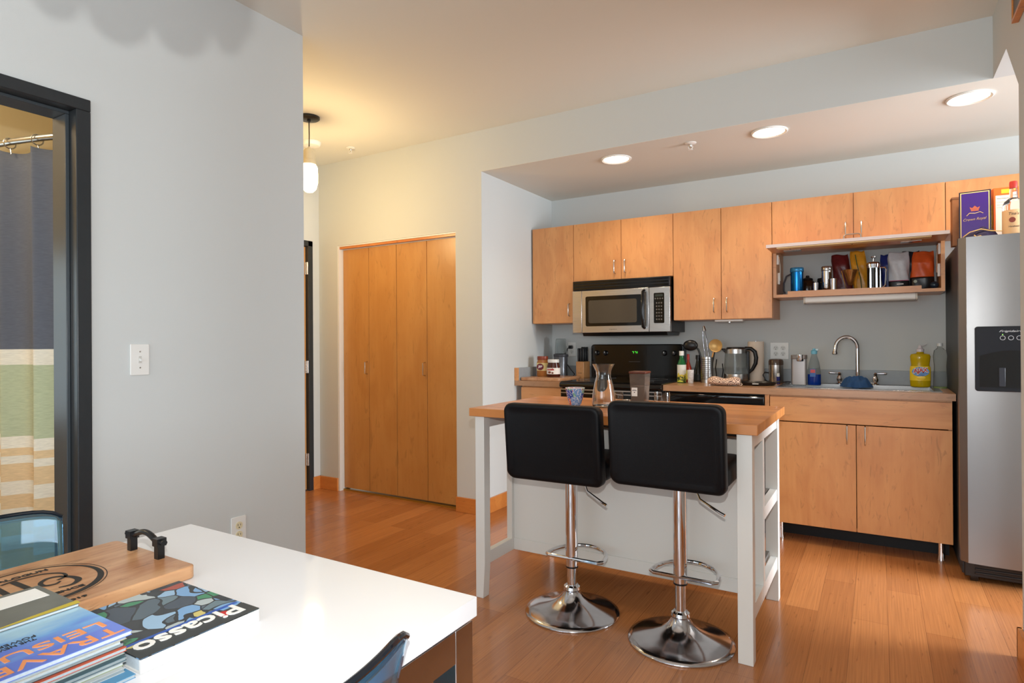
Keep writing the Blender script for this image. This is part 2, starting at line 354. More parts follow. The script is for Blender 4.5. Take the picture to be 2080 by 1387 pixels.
# bifold closet (door_3)
d = sthing('door_3', (-3.2, YC+.07, 0))
struct('door_frame', MB().box(cx0, cx1, YC+.005, YC+.115, 1.995, 2.005).box(cx0-.0, cx0+.012, YC+.002, YC+.115, 0, 1.995).box(cx1-.004, cx1, YC+.03, YC+.115, 0, 1.995), M_white, parent=d, world=True)
struct('header_trim', MB().box(cx0+.012, cx1-.004, YC+.012, YC+.032, 1.978, 1.997), M_base, parent=d, world=True)
struct('track', MB().box(cx0+.012, cx1-.004, YC+.045, YC+.08, 1.972, 1.990), M_white, parent=d, world=True)
xs = [-3.782, -3.497, -3.205, -2.904, -2.604]
for i in range(4):
    p = struct('door_panel', MB().box(xs[i]+.002, xs[i+1]-.002, YC+.05, YC+.082, .022, 1.972), M_closet, parent=d, world=True, bevel=.001)
    if i in (0, 2):
        xh = xs[i+1]-.02; yy = YC+.05
        struct('door_handle', MB().tube([(xh, yy, .96), (xh, yy-.028, .965), (xh, yy-.028, 1.055), (xh, yy, 1.06)], .0045, 8), M_nickel, parent=p, world=True)
struct('threshold', MB().box(cx0+.012, cx1-.004, YC+.04, YC+.09, 0, .012), pm('brass_strip', (170, 130, 50), .4, .6), parent=d, world=True)

# ================================================================== kitchen cabinets
def handle(parent, x, z0, z1, y, mat=None):
    return obj('handle', MB().tube([(x, y, z0), (x, y-.024, z0+.003), (x, y-.028, z0+.012), (x, y-.028, z1-.012), (x, y-.024, z1-.003), (x, y, z1)], .0042, 8), mat or M_nickel, parent, world=True)
def wall_cabinet(label, x0, x1, z0, z1, splits, handles):
    t = thing('wall_cabinet', label, 'cabinet', ((x0+x1)/2, 4.43, z0), group='maple wall cabinets')
    obj('body', MB().box(x0+.001, x1-.001, 4.262, YB-.002, z0, z1), M_maple, t, world=True)
    for a, b in zip(splits, splits[1:]):
        dr = obj('door', MB().box(a+.0018, b-.0018, 4.240, 4.260, z0+.002, z1-.002), M_maple, t, world=True, bevel=.0012)
        for hx, h0, h1 in handles:
            if a < hx < b: handle(dr, hx, h0, h1, 4.240)
    return t
G1 = wall_cabinet('tall single-door maple wall cabinet at the left end beside the white side wall', -2.360, -2.0, 1.352, 2.105, [-2.360, -2.0], [(-2.035, 1.405, 1.50)])
wall_cabinet('short two-door maple wall cabinet directly above the microwave', -2.0, -1.232, 1.665, 2.105, [-2.0, -1.616, -1.232], [(-1.662, 1.71, 1.805), (-1.582, 1.71, 1.805)])
wall_cabinet('tall two-door maple wall cabinet right of the microwave', -1.232, -.588, 1.352, 2.105, [-1.232, -.907, -.588], [(-.952, 1.40, 1.495), (-.868, 1.40, 1.495)])
wall_cabinet('wide low two-door maple wall cabinet above the open shelf', -.588, .329, 1.812, 2.105, [-.588, -.128, .329], [(-.17, 1.83, 1.925), (-.086, 1.83, 1.925)])
wall_cabinet('maple wall cabinet at the right end above the refrigerator', .329, 1.25, 1.812, 2.105, [.329, .79, 1.25], [(.75, 1.83, 1.9), (.83, 1.83, 1.9)])
# open shelf unit with lifted flap
t = thing('shelf_cabinet', 'open maple wall cabinet with its flap door lifted up and coffee things inside', 'cabinet', (-.13, 4.43, 1.484))
m = MB().box(-.586, -.566, 4.262, YB-.002, 1.484, 1.81).box(.308, .327, 4.262, YB-.002, 1.484, 1.81).box(-.566, .308, 4.262, YB-.002, 1.484, 1.503).box(-.566, .308, 4.262, YB-.002, 1.793, 1.81)
obj('body', m, M_mapleh, t, world=True)
obj('shelf_lip', MB().box(-.500, .215, 4.262, 4.280, 1.503, 1.522), M_mapleh, t, world=True)
fp = obj('flap_door', MB().box(-.586, .327, 3.992, 4.262, 1.772, 1.790), M_mapleh, t, world=True, bevel=.001)
obj('edge_band', MB().box(-.587, .328, 3.986, 3.992, 1.7715, 1.7905), pm('grey_edge_band', (196, 184, 184), .45), fp, world=True)
obj('handle', MB().tube([(-.172, 4.02, 1.790), (-.170, 4.02, 1.812), (-.160, 4.02, 1.818), (-.096, 4.02, 1.818), (-.086, 4.02, 1.812), (-.084, 4.02, 1.790)], .004, 8), M_nickel, fp, world=True)
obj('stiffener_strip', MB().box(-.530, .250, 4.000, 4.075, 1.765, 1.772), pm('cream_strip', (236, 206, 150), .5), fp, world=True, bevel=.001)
for x in (-.46, -.13, .16): obj('screw', MB().lathe([(.004, 1.765), (.004, 1.7635), (.001, 1.7635)], (x, 4.06, 0), 10), M_ink, fp, world=True)
for x in (-.46, .16):
    obj('hinge_plate', MB().box(x-.05, x+.05, 4.14, 4.20, 1.7655, 1.772), M_nickel, fp, world=True, bevel=.002)
for x, s in ((-.566, 1), (.308, -1)):
    b = obj('lift_arm', MB().tube([(x+s*.012, 4.285, 1.755), (x+s*.014, 4.32, 1.70), (x+s*.012, 4.34, 1.60)], .006, 8), M_nickel, t, world=True)
    obj('arm_bracket', MB().box(min(x, x+s*.012), max(x, x+s*.012), 4.275, 4.300, 1.70, 1.762), M_plastic, b, world=True, bevel=.002)
    obj('arm_bracket', MB().box(min(x, x+s*.012), max(x, x+s*.012), 4.32, 4.345, 1.575, 1.65), M_plastic, b, world=True, bevel=.002)

# under-cabinet lights
t = thing('under_cabinet_light', 'long white strip light fixed under the open shelf cabinet', 'light', (-.108, 4.33, 1.444))
obj('housing', MB().prism(rr(4.29, 4.37, 1.444, 1.484, .012), 'X', -.403, .188), M_plastic, t, world=True, bevel=.003)
for x in (.188, -.411): obj('end_cap', MB().prism(rr(4.288, 4.372, 1.442, 1.484, .012), 'X', x, x+.008), pm('beige_plastic', (205, 196, 182), .4), t, world=True)
t = thing('under_cabinet_light', 'short slim white light bar fixed under the tall cabinet', 'light', (-.87, 4.3, 1.338))
obj('housing', MB().box(-.961, -.778, 4.28, 4.33, 1.338, 1.3515), M_plastic, t, world=True, bevel=.003)
obj('switch', MB().box(-.872, -.862, 4.30, 4.308, 1.330, 1.338), M_nickel, t, world=True)

# base cabinets
M_kick = pm('dark_kick', (22, 22, 24), .6)
def base_cabinet(label, x0, x1, splits, zs, handles, hmat=M_nickel, drawer_handle=None):
    t = thing('base_cabinet', label, 'cabinet', ((x0+x1)/2, 4.3, 0))
    obj('body', MB().box(x0, x0+.018, 4.012, 4.575, .108, .878).box(x1-.018, x1, 4.012, 4.575, .108, .878).box(x0+.018, x1-.018, 4.012, 4.575, .108, .126).box(x0+.018, x1-.018, 4.56, 4.575, .126, .70).box(x0+.018, x1-.018, 4.012, 4.03, .74, .878), M_maple, t, world=True)
    dw = obj('drawer', MB().box(x0+.002, x1-.002, 3.990, 4.010, zs, .868), M_mapleh, t, world=True, bevel=.001)
    if drawer_handle:
        x = drawer_handle
        obj('handle', MB().tube([(x-.045, 3.99, .79), (x-.042, 3.966, .79), (x+.042, 3.966, .79), (x+.045, 3.99, .79)], .0042, 8), hmat, dw, world=True)
    for a, b in zip(splits, splits[1:]):
        dr = obj('door', MB().box(a+.002, b-.002, 3.990, 4.010, .110, zs-.006), M_maple, t, world=True, bevel=.001)
        for hx, h0, h1 in handles:
            if a < hx < b: handle(dr, hx, h0, h1, 3.990, hmat)
    for x in (x0+.05, x1-.05):
        for y in (4.06, 4.50):
            obj('leg', MB().lathe([(.022, 0), (.022, .004), (.017, .03), (.017, .108)], (x, y, 0), 16), M_chrome, t, world=True)
    return t
base_cabinet('maple sink base cabinet with two doors under a wide blank drawer front', -.573, .335, [-.573, -.114, .335], .724, [(-.160, .61, .715), (-.070, .61, .715)])
base_cabinet('narrow maple base cabinet with a drawer beside the stove at the left wall', -2.328, -1.988, [-2.328, -1.988], .724, [(-2.03, .61, .705)], drawer_handle=-2.158)
struct('trim_1', MB().box(-2.33, .33, 4.17, 4.19, 0, .108), M_kick, smooth=False)
tag(obj('filler_panel', MB().box(-.600, -.575, 3.990, 4.575, .0, .878), M_maple, None), 'narrow maple upright panel between the dishwasher and the sink cabinet', 'panel')

# worktops
t = thing('countertop', 'long brown wood-look laminate countertop with the sink set into it', 'countertop', (-.44, 4.28, .879))
hx0, hx1, hy0, hy1 = -.515, .265, 4.095, 4.475
m = MB().box(-1.228, hx0, 3.975, 4.58, .879, .917).box(hx1, .348, 3.975, 4.58, .879, .917).box(hx0, hx1, 3.975, hy0, .879, .917).box(hx0, hx1, hy1, 4.58, .879, .917)
obj('slab', m, M_lam, t, world=True, smooth=False)
M_splash = pm('grey_blue_laminate', (150, 156, 160), .4, noise=.03)
obj('backsplash', MB().box(-1.228, .348, 4.58, YB-.001, .879, 1.010), M_splash, t, world=True, bevel=.001)
t = thing('countertop', 'short brown laminate countertop in the left corner with side and back upstands', 'countertop', (-2.17, 4.28, .879))
obj('slab', MB().box(-2.369, -1.988, 3.965, 4.58, .879, .917), M_lam, t, world=True, bevel=.001)
obj('backsplash', MB().box(-2.345, -1.988, 4.58, YB-.001, .879, 1.010).box(-2.369, -2.345, 3.985, YB-.001, .917, 1.012), M_splash, t, world=True, bevel=.001)
obj('end_strip', MB().box(-2.370, -2.343, 3.965, 3.985, .917, 1.013), M_mapleh, t, world=True)

# sink
t = thing('sink', 'double-bowl stainless steel sink set into the right countertop', 'sink', (-.125, 4.28, .917))
rimz = .9215
m = MB().box(-.546, .298, 4.055, 4.095, .9172, rimz).box(-.546, .298, 4.475, 4.570, .9172, rimz).box(-.546, -.515, 4.095, 4.475, .9172, rimz).box(.265, .298, 4.095, 4.475, .9172, rimz).box(-.135, -.105, 4.095, 4.475, .9172, rimz)
obj('rim', m, M_sink, t, world=True, bevel=.0015)
for a, b in ((-.514, -.136), (-.104, .264)):
    m = MB(); z0 = .76; w = .003
    m.box(a, b, 4.096, 4.474, z0, z0+w).box(a, a+w, 4.096, 4.474, z0+w, .919).box(b-w, b, 4.096, 4.474, z0+w, .919).box(a+w, b-w, 4.096, 4.096+w, z0+w, .919).box(a+w, b-w, 4.474-w, 4.474, z0+w, .919)
    bw = obj('bowl', m, M_sink, t, world=True)
    obj('drain', MB().lathe([(.04, 0), (.04, .003), (.02, .002)], ((a+b)/2, 4.3, z0+w), 20), M_chrome, bw, world=True)

# faucet
t = thing('faucet', 'chrome gooseneck kitchen faucet with two lever handles behind the sink', 'faucet', (-.122, 4.525, .9215))
z0 = rimz
pts = [(-.119, 4.525, z0+.03), (-.119, 4.525, z0+.14), (-.119, 4.525, z0+.22)]
for k in range(0, 25):
    a = PI*k/24; pts.append((-.181+.062*math.cos(a), 4.525-.02*(k/24), z0+.235+.070*math.sin(a)))
pts += [(-.245, 4.503, z0+.222), (-.247, 4.502, z0+.212)]
obj('spout', MB().tube(pts, .0128, 14), M_chrome, t, world=True)
obj('aerator', MB().lathe([(.016, 0), (.019, .004), (.014, .024)], (-.247, 4.502, z0+.193), 18), M_chrome, t, world=True)
obj('base', MB().lathe([(.024, 0), (.024, .006), (.017, .012), (.016, .035), (.013, .045)], (-.119, 4.525, z0), 20), M_chrome, t, world=True)
obj('bridge', MB().box(-.225, -.02, 4.512, 4.538, z0+.001, z0+.013), M_chrome, t, world=True, bevel=.004)
for x, s in ((-.222, -1), (-.020, 1)):
    h = obj('valve', MB().lathe([(.022, 0), (.022, .006), (.014, .014), (.020, .034), (.015, .048), (.010, .056), (.013, .068), (.008, .076)], (x, 4.525, z0), 20), M_chrome, t, world=True)
    obj('lever', MB().tube([(x, 4.525, z0+.068), (x+s*.02, 4.525, z0+.070), (x+s*.055, 4.522, z0+.071), (x+s*.062, 4.522, z0+.071)], .006, 12, rs=[.005, .005, .008, .006]), M_chrome, h, world=True)

# ================================================================== appliances
# stove
t = thing('stove', 'black freestanding electric stove between the left counter and the right counter', 'stove', (-1.608, 4.28, 0))
SX0, SX1 = -1.984, -1.232
obj('body', MB().box(SX0, SX1, 4.00, 4.59, .02, .885), M_black, t, world=True, bevel=.004)
m = MB().prism([(3.945, .893), (3.953, .912), (3.975, .924), (4.52, .928), (4.52, .905), (4.52, .878), (3.955, .878)], 'X', SX0, SX1)
obj('cooktop', m, M_blackgloss, t, world=True, bevel=.006, seg=3)
for x, y, r in ((-1.80, 4.12, .1), (-1.42, 4.12, .08), (-1.80, 4.38, .08), (-1.42, 4.38, .1)):
    obj('burner', MB().lathe([(r, 0), (r, .0015), (r-.004, .0015), (r-.004, 0)], (x, y, .9275), 32, closed=True), pm('burner_grey', (70, 70, 72), .3), t, world=True)
m = MB().prism(rr(SX0+.006, SX1-.004, .91, 1.186, .025), 'Y', 4.508, 4.588)
obj('backguard', m, M_blackgloss, t, world=True, bevel=.008, seg=3)
for x in (-1.925, -1.852, -1.378, -1.305):
    k = obj('knob', MB().lathe([(.021, 0), (.021, -.006), (.015, -.012), (.013, -.026), (.001, -.027)], (x, 4.508, 1.118), 20, axis='Y'), M_black, t, world=True)
    obj('pointer', MB().box(x-.0015, x+.0015, 4.4795, 4.4815, 1.118, 1.130), M_whiteink, k, world=True)
dp = obj('display', MB().box(-1.68, -1.52, 4.5055, 4.508, 1.095, 1.16), pm('display_glass', (10, 12, 12), .1), t, world=True)
obj('digits', MB().box(-1.632, -1.620, 4.5045, 4.5055, 1.128, 1.1305).box(-1.622, -1.6195, 4.5045, 4.5055, 1.116, 1.128).box(-1.612, -1.600, 4.5045, 4.5055, 1.128, 1.1305).box(-1.602, -1.5995, 4.5045, 4.5055, 1.116, 1.128).box(-1.592, -1.5895, 4.5045, 4.5055, 1.116, 1.1305), pm('green_led', (60, 255, 60), .5, emit=(90, 255, 70), es=1.2), dp, world=True)
obj('brand_script', MB().box(-1.66, -1.57, 4.507, 4.508, 1.050, 1.0525), pm('dim_grey', (90, 90, 92), .5), t, world=True)
od = obj('oven_door', MB().box(SX0+.004, SX1-.004, 3.965, 3.998, .22, .872), M_blackgloss, t, world=True, bevel=.004)
obj('trim_strip', MB().box(SX0+.004, SX1-.004, 3.962, 3.966, .862, .870).box(SX0+.004, SX1-.004, 3.962, 3.966, .838, .845), M_steel, od, world=True)
obj('handle', MB().tube([(SX0+.05, 3.965, .80), (SX0+.05, 3.925, .80), (SX1-.05, 3.925, .80), (SX1-.05, 3.965, .80)], .011, 10), M_black, od, world=True)
obj('storage_drawer', MB().box(SX0+.004, SX1-.004, 3.97, 3.998, .04, .21), M_blackgloss, t, world=True, bevel=.004)
# dishwasher
t = thing('dishwasher', 'black built-in dishwasher under the counter behind the kitchen island', 'dishwasher', (-.91, 4.28, 0))
obj('body', MB().box(-1.205, -.604, 4.02, 4.57, .02, .872), M_black, t, world=True)
obj('door', MB().box(-1.205, -.604, 3.985, 4.018, .11, .755), M_blackgloss, t, world=True, bevel=.004)
p = obj('control_panel', MB().prism([(3.985, .76), (3.972, .79), (3.972, .862), (3.985, .870), (4.018, .870), (4.018, .76)], 'X', -1.205, -.604), M_blackgloss, t, world=True, bevel=.003)
# microwave
t = thing('microwave', 'stainless over-the-range microwave with a black window hung under the wall cabinet', 'microwave', (-1.61, 4.4, 1.27))
MX0, MX1 = -1.990, -1.243
obj('body', MB().box(MX0+.005, -1.250, 4.232, YB-.002, 1.275, 1.663), M_black, t, world=True, bevel=.003)
obj('underside', MB().prism([(4.24, 1.275), (4.56, 1.275), (4.54, 1.250), (4.26, 1.250)], 'X', MX0+.06, -1.28), M_black, t, world=True)
g = obj('vent_grille', MB().box(MX0+.002, MX1, 4.198, 4.232, 1.592, 1.663), M_black, t, world=True, bevel=.004)
obj('louver', MB().box(MX0+.01, MX1-.01, 4.192, 4.198, 1.600, 1.612).box(MX0+.01, MX1-.01, 4.192, 4.198, 1.622, 1.634).box(MX0+.01, MX1-.01, 4.192, 4.198, 1.644, 1.656), M_blackgloss, g, world=True)
xa, xb = -1.913, -1.395
obj('side_trim', MB().box(MX0, xa-.001, 4.195, 4.232, 1.274, 1.590), M_steel, t, world=True, bevel=.003)
dr = obj('door', MB().box(xa, xb, 4.195, 4.232, 1.274, 1.590), M_steel, t, world=True, bevel=.003)
wz = obj('window', MB().prism(rr(-1.882, -1.425, 1.322, 1.545, .012), 'Y', 4.1935, 4.196), M_blackgloss, dr, world=True)
obj('window_mesh', MB().prism(rr(-1.858, -1.483, 1.345, 1.515, .014), 'Y', 4.1925, 4.1936), pm('window_screen', (74, 66, 54), .3), dr, world=True)
obj('handle', MB().tube([(-1.428, 4.195, 1.305), (-1.428, 4.168, 1.312), (-1.428, 4.155, 1.36), (-1.428, 4.150, 1.43), (-1.428, 4.155, 1.50), (-1.428, 4.168, 1.56), (-1.428, 4.195, 1.568)], .012, 12), M_blackgloss, dr, world=True)
text('brand_script', 'Frigidaire', .012, M_ink, dr, (-1.665, 4.1945, 1.297), (1, 0, 0), (0, 0, 1), width=.06, height=.007, shear=.4)
cp = obj('control_panel', MB().box(xb+.003, MX1, 4.195, 4.232, 1.274, 1.590), M_steel, t, world=True, bevel=.003)
kp = obj('keypad', MB().prism(rr(-1.358, -1.283, 1.335, 1.548, .008), 'Y', 4.1925, 4.196), M_blackgloss, cp, world=True)
M_key = pm('key_grey', (92, 88, 84), .5)
m = MB()
for r_ in range(7):
    for c_ in range(4 if r_ == 0 else 3):
        m.lathe([(.0055, 0), (.0055, -.0006)], (-1.346+c_*.017+(0 if r_ == 0 else .009), 4.1925, 1.508-r_*.023-(.008 if r_ else 0)), 10, axis='Y')
obj('buttons', m, M_key, kp, world=True)
obj('display', MB().box(-1.348, -1.293, 4.1918, 4.1925, 1.522, 1.538), pm('lcd', (42, 48, 38), .3), kp, world=True)

# refrigerator
t = thing('refrigerator', 'tall stainless side-by-side refrigerator with black water dispenser at the right edge', 'refrigerator', (.80, 4.1, 0))
obj('body', MB().box(.352, 1.245, 3.80, 4.57, .03, 1.700), pm('fridge_side_grey', (44, 46, 50), .45, noise=.04), t, world=True, bevel=.004)
def fdoor(x0, x1):
    n = 14; pr_ = []
    w_ = x1-x0
    for k in range(n+1):
        u = k/n; x = x0+w_*u; e = min(u, 1-u)*w_
        y = 3.722-.012*math.sin(PI*u)+ (max(0, .035-e)/.035)**2*.030
        pr_.append((x, y))
    pr_ += [(x1, 3.798), (x0, 3.798)]
    return MB().prism(pr_, 'Z', .107, 1.709)
fd = obj('freezer_door', fdoor(.342, .742), M_steelv, t, world=True, ang=30)
obj('fridge_door', fdoor(.748, 1.248), M_steelv, t, world=True, ang=30)
obj('handle', MB().tube([(.715, 3.72, .55), (.715, 3.67, .56), (.715, 3.67, 1.5), (.715, 3.72, 1.51)], .012, 10), M_black, fd, world=True)
ds = obj('dispenser', MB().prism(rr(.400, .680, .955, 1.268, .012), 'Y', 3.695, 3.716), pm('dispenser_black', (14, 17, 24), .15), fd, world=True, bevel=.002)
m = MB().prism([(.416, .975), (.664, .975), (.664, 1.125)]+[(.664-.248*k/10, 1.125+.028*math.sin(PI*k/10)) for k in range(1, 10)]+[(.416, 1.125)], 'Y', 3.6935, 3.6955)
obj('recess', m, pm('recess_black', (3, 3, 4), .12), ds, world=True)
for x in (.49, .575): obj('paddle', MB().box(x, x+.025, 3.690, 3.6935, .98, 1.07), pm('paddle_grey', (34, 36, 44), .25), ds, world=True, bevel=.002)
text('brand_script', 'Frigidaire', .02, pm('silver_ink', (190, 190, 190), .4), ds, (.537, 3.6948, 1.243), (1, 0, 0), (0, 0, 1), width=.088, height=.011, shear=.4)
m = MB()
for k in range(5): m.lathe([(.0105, 0), (.0105, -.001), (.009, -.001), (.009, 0)], (.506+k*.031, 3.695, 1.212), 20, closed=True, axis='Y')
obj('button_rings', m, pm('silver_ink', (190, 190, 190), .4), ds, world=True)
obj('indicator_light', MB().lathe([(.002, 0), (.002, -.001)], (.506, 3.695, 1.228), 8, axis='Y'), pm('green_dot', (140, 230, 90), .5, emit=(140, 230, 90), es=2), ds, world=True)
obj('toe_grille', MB().box(.36, 1.24, 3.765, 3.80, .03, .104).box(.40, 1.24, 3.760, 3.765, .045, .055).box(.40, 1.24, 3.760, 3.765, .065, .075).box(.40, 1.24, 3.760, 3.765, .085, .095), M_black, t, world=True, bevel=.003)
for x in (.40, 1.2): obj('wheel', MB().lathe([(.028, -.015), (.028, .015)], (x, 3.80, .028), 18, axis='X'), M_black, t, world=True)

# ================================================================== island
t = thing('kitchen_island', 'white kitchen island with butcher-block top and open shelves on its far side', 'kitchen island', (-1.025, 2.73, 0))
obj('tabletop', MB().box(-1.668, -.382, 2.368, 3.112, .858, .896), M_butcher, t, world=True, bevel=.002)
def leg(x0, x1, y0, y1, taper=False, side=0):
    m = MB()
    if not taper: return m.box(x0, x1, y0, y1, 0, .857)
    # front legs narrow towards the floor on their inner side
    xi = x1-.012 if side < 0 else x1
    return m.prism([(x0, 0), ((x1-.010), 0), (x1, .16), (x1, .857), (x0, .857)], 'Y', y0, y1)
obj('leg', leg(-1.645, -1.595, 2.385, 2.435, True), M_white, t, world=True, bevel=.0015)
obj('leg', leg(-.459, -.404, 2.385, 2.435), M_white, t, world=True, bevel=.0015)
obj('leg', leg(-1.645, -1.595, 3.045, 3.095), M_white, t, world=True, bevel=.0015)
obj('leg', leg(-.459, -.404, 3.045, 3.095), M_white, t, world=True, bevel=.0015)
for x0, x1 in ((-1.640, -1.610), (-.439, -.409)):
    obj('post', MB().box(x0-(0 if x0 < -1 else .012), x1, 2.66, 2.70, .145, .857), M_white, t, world=True, bevel=.0015)
    for ya, yb in ((2.4352, 2.6598), (2.7002, 3.0448)):
        obj('side_rail', MB().box(x0+.0005, x1-.0005, ya, yb, .1455, .205), M_white, t, world=True, bevel=.001)
        obj('top_rail', MB().box(x0+.0005, x1-.0005, ya, yb, .800, .8565), M_white, t, world=True, bevel=.001)
obj('back_panel', MB().box(-1.6098, -.4512, 2.682, 2.695, .2052, .80), M_white, t, world=True)
obj('bottom_rail', MB().box(-1.6098, -.4512, 2.678, 2.6995, .1455, .205), M_white, t, world=True, bevel=.001)
obj('long_rail', MB().box(-1.595, -.459, 3.05, 3.075, .80, .857), M_white, t, world=True)
obj('divider', MB().box(-1.04, -1.02, 2.70, 3.04, .225, .857), M_white, t, world=True)
M_shelf = brushed('steel_shelf', (150, 148, 146), .35, 'X')
for z in (.208, .500):
    s = obj('shelf', MB().box(-1.606, -.443, 2.701, 3.044, z, z+.018), M_shelf, t, world=True)
    if z > .4:
        for xr in (-.439, -1.640): obj('shelf_rail', MB().box(xr, xr+.030, 2.70, 3.045, z-.035, z+.018), M_white, s, world=True, bevel=.001)

# ================================================================== bar stools
def stool(loc, H, zring, label, rz=0, ro=.04):
    t = thing('bar_stool', label, 'bar stool', loc, rz, 'black bar stools at the island')
    prof = [(.001, 0), (.208, 0), (.210, .004), (.208, .009), (.188, .016), (.150, .026), (.110, .038), (.075, .054), (.050, .074), (.038, .092), (.034, .100), (.034, .104), (.001, .104)]
    obj('base', MB().lathe(prof, seg=56), M_chromed, t, ang=60)
    obj('collar', MB().lathe([(.036, .100), (.039, .106), (.036, .118), (.028, .124)], seg=28), M_chrome, t)
    obj('piston', MB().lathe([(.0215, .10), (.0215, zring+.01)], seg=24), M_chrome, t)
    obj('column', MB().lathe([(.025, zring), (.0275, zring+.002), (.0275, H-.02), (.026, H-.02)], seg=28), M_chrome, t)
    obj('seal', MB().lathe([(.0255, zring-.004), (.0280, zring-.004), (.0280, zring+.003), (.0255, zring+.003)], seg=24), M_black, t)
    zr = zring+ro; pts = []
    for k in range(13):
        a = PI*k/12; pts.append((.012+.132*math.cos(a), .015+.160*math.sin(a), zr))
    pts = [(.129, -.020, zr), (.144, -.004, zr)]+pts+[(-.120, -.004, zr), (-.105, -.020, zr)]
    obj('footrest', MB().tube(pts, .0085, 10, loop=True), M_chrome, t)
    obj('mount_plate', MB().box(-.09, .09, -.09, .09, H-.025, H-.005), M_black, t)
    obj('lever', MB().tube([(.055, -.0, H-.012), (.070, -.01, H-.045), (.085, -.02, H-.070), (.165, -.045, H-.105), (.185, -.05, H-.112)], .0045, 8, rs=[.0035, .0035, .004, .0055, .0055]), M_chrome, t)
    # padded seat
    obj('seat', MB().prism(rr(-.215, .215, -.14, .205, .05, 6), 'Z', H, H+.085), M_leather, t, bevel=.028, seg=5)
    # padded back that wraps down behind the seat
    m = MB(); prev = None; z0, z1 = H-.010, H+.322
    for y, ins in ((-.207, .034), (-.213, .018), (-.215, .009), (-.212, .003), (-.204, 0), (-.190, 0), (-.172, 0), (-.160, .002), (-.153, .009), (-.150, .020), (-.150, .040)):
        ring = []
        for px, pz in rr(-.220+ins, .220-ins, z0+ins, z1-ins, max(.010, .034-ins*.5), 7):
            v = (pz-z0)/(z1-z0); yy = y-.012*v+.045*max(0, .30-v)**1.5*4
            ring.append(m.b.verts.new((px, yy, pz)))
        if prev:
            n = len(ring)
            for q in range(n): m.b.faces.new((prev[q], prev[(q+1) % n], ring[(q+1) % n], ring[q]))
        else: m.b.faces.new(ring)
        prev = ring
    m.b.faces.new(prev[::-1])
    obj('backrest', m, M_leather, t, ang=70)
    return t
stool((-1.182, 2.468, 0), .622, .205, 'black padded bar stool with chrome pedestal, the left one of the pair, set lower', rz=.03)
stool((-.690, 2.445, 0), .655, .235, 'black padded bar stool with chrome pedestal, the right one of the pair, set higher', rz=.0, ro=.030)

# ================================================================== lamps and ceiling fittings
M_lens = pm('lamp_lens', (255, 240, 220), .5, emit=(255, 226, 190), es=9)
def downlight(x, y, label):
    t = thing('downlight', label, 'ceiling light', (x, y, ZS), group='recessed kitchen downlights')
    obj('trim_ring', MB().lathe([(.098, -.0005), (.098, -.006), (.092, -.009), (.082, -.004), (.080, .0)], seg=40, closed=True), M_plastic, t)
    obj('lens', MB().lathe([(.0805, -.003), (.0805, -.0015), (.0005, -.0015), (.0005, -.0035)], seg=40), M_lens, t)
    l = bpy.data.lights.new('downlight_lamp', 'SPOT'); l.energy = 21; l.color = (1, .80, .58); l.spot_size = math.radians(135); l.spot_blend = .7; l.shadow_soft_size = .06
    o = bpy.data.objects.new('downlight_lamp', l); C.objects.link(o); o.location = (x, y, ZS-.02)
downlight(-1.465, 3.768, 'glowing recessed round downlight above the microwave, leftmost of three')
downlight(-.529, 3.745, 'glowing recessed round downlight in the middle of the kitchen ceiling, beside the sprinkler')
downlight(.392, 3.745, 'glowing recessed round downlight nearest the refrigerator')
def sprinkler(x, y, z, label):
    t = thing('sprinkler', label, 'sprinkler', (x, y, z))
    obj('escutcheon', MB().lathe([(.034, -.0005), (.034, -.003), (.022, -.008), (.001, -.008)], seg=28), M_plastic, t)
    obj('head', MB().lathe([(.009, -.008), (.009, -.018), (.006, -.024), (.001, -.024)], seg=14), M_nickel, t)
    obj('frame_arms', MB().tube([(-.010, 0, -.018), (-.013, 0, -.028), (-.003, 0, -.040), (.003, 0, -.040), (.013, 0, -.028), (.010, 0, -.018)], .0022, 6), M_plastic, t)
    obj('deflector', MB().lathe([(.014, -.041), (.014, -.043), (.001, -.043), (.001, -.041)], seg=16), M_plastic, t)
sprinkler(-.966, 3.705, ZS, 'small white fire sprinkler between two kitchen downlights')
sprinkler(-3.423, 3.324, ZC, 'small fire sprinkler on the hallway ceiling above the closet')
t = thing('smoke_detector', 'round white smoke detector on the hallway ceiling behind the pendant', 'smoke detector', (-3.57, 3.08, ZC))
obj('housing', MB().lathe([(.066, -.001), (.066, -.014), (.058, -.028), (.03, -.034), (.001, -.034)], seg=36), M_plastic, t)
obj('mount_ring', MB().lathe([(.070, -.0005), (.070, -.006), (.066, -.006), (.066, -.0005)], seg=36, closed=True), M_plastic, t)

t = thing('pendant_lamp', 'bare-bulb pendant with glass jar and black cord hanging in the hallway', 'pendant lamp', (-3.187, 2.73, ZC))
obj('canopy', MB().lathe([(.068, -.0005), (.068, -.012), (.060, -.018), (.012, -.020), (.012, -.030), (.001, -.030)], seg=36), M_black, t)
obj('cord', MB().tube([(0, 0, -.025), (.002, 0, -.12), (0, 0, -.205)], .0035, 8), M_black, t)
obj('socket', MB().lathe([(.006, -.195), (.010, -.205), (.030, -.212), (.038, -.225), (.038, -.280), (.042, -.285), (.042, -.300), (.044, -.302), (.044, -.312), (.001, -.312)], seg=28), pm('porcelain_beige', (216, 204, 172), .35), t)
bl = obj('glass_jar', MB().lathe([(.043, -.312), (.052, -.330), (.055, -.38), (.054, -.43), (.044, -.470), (.025, -.490), (.001, -.496)], seg=28), pm('lit_glass', (255, 244, 214), .3, emit=(255, 232, 176), es=7), t)
l = point('pendant_bulb', (-3.187, 2.73, ZC-.60), 22, (1.0, .72, .36), .06)

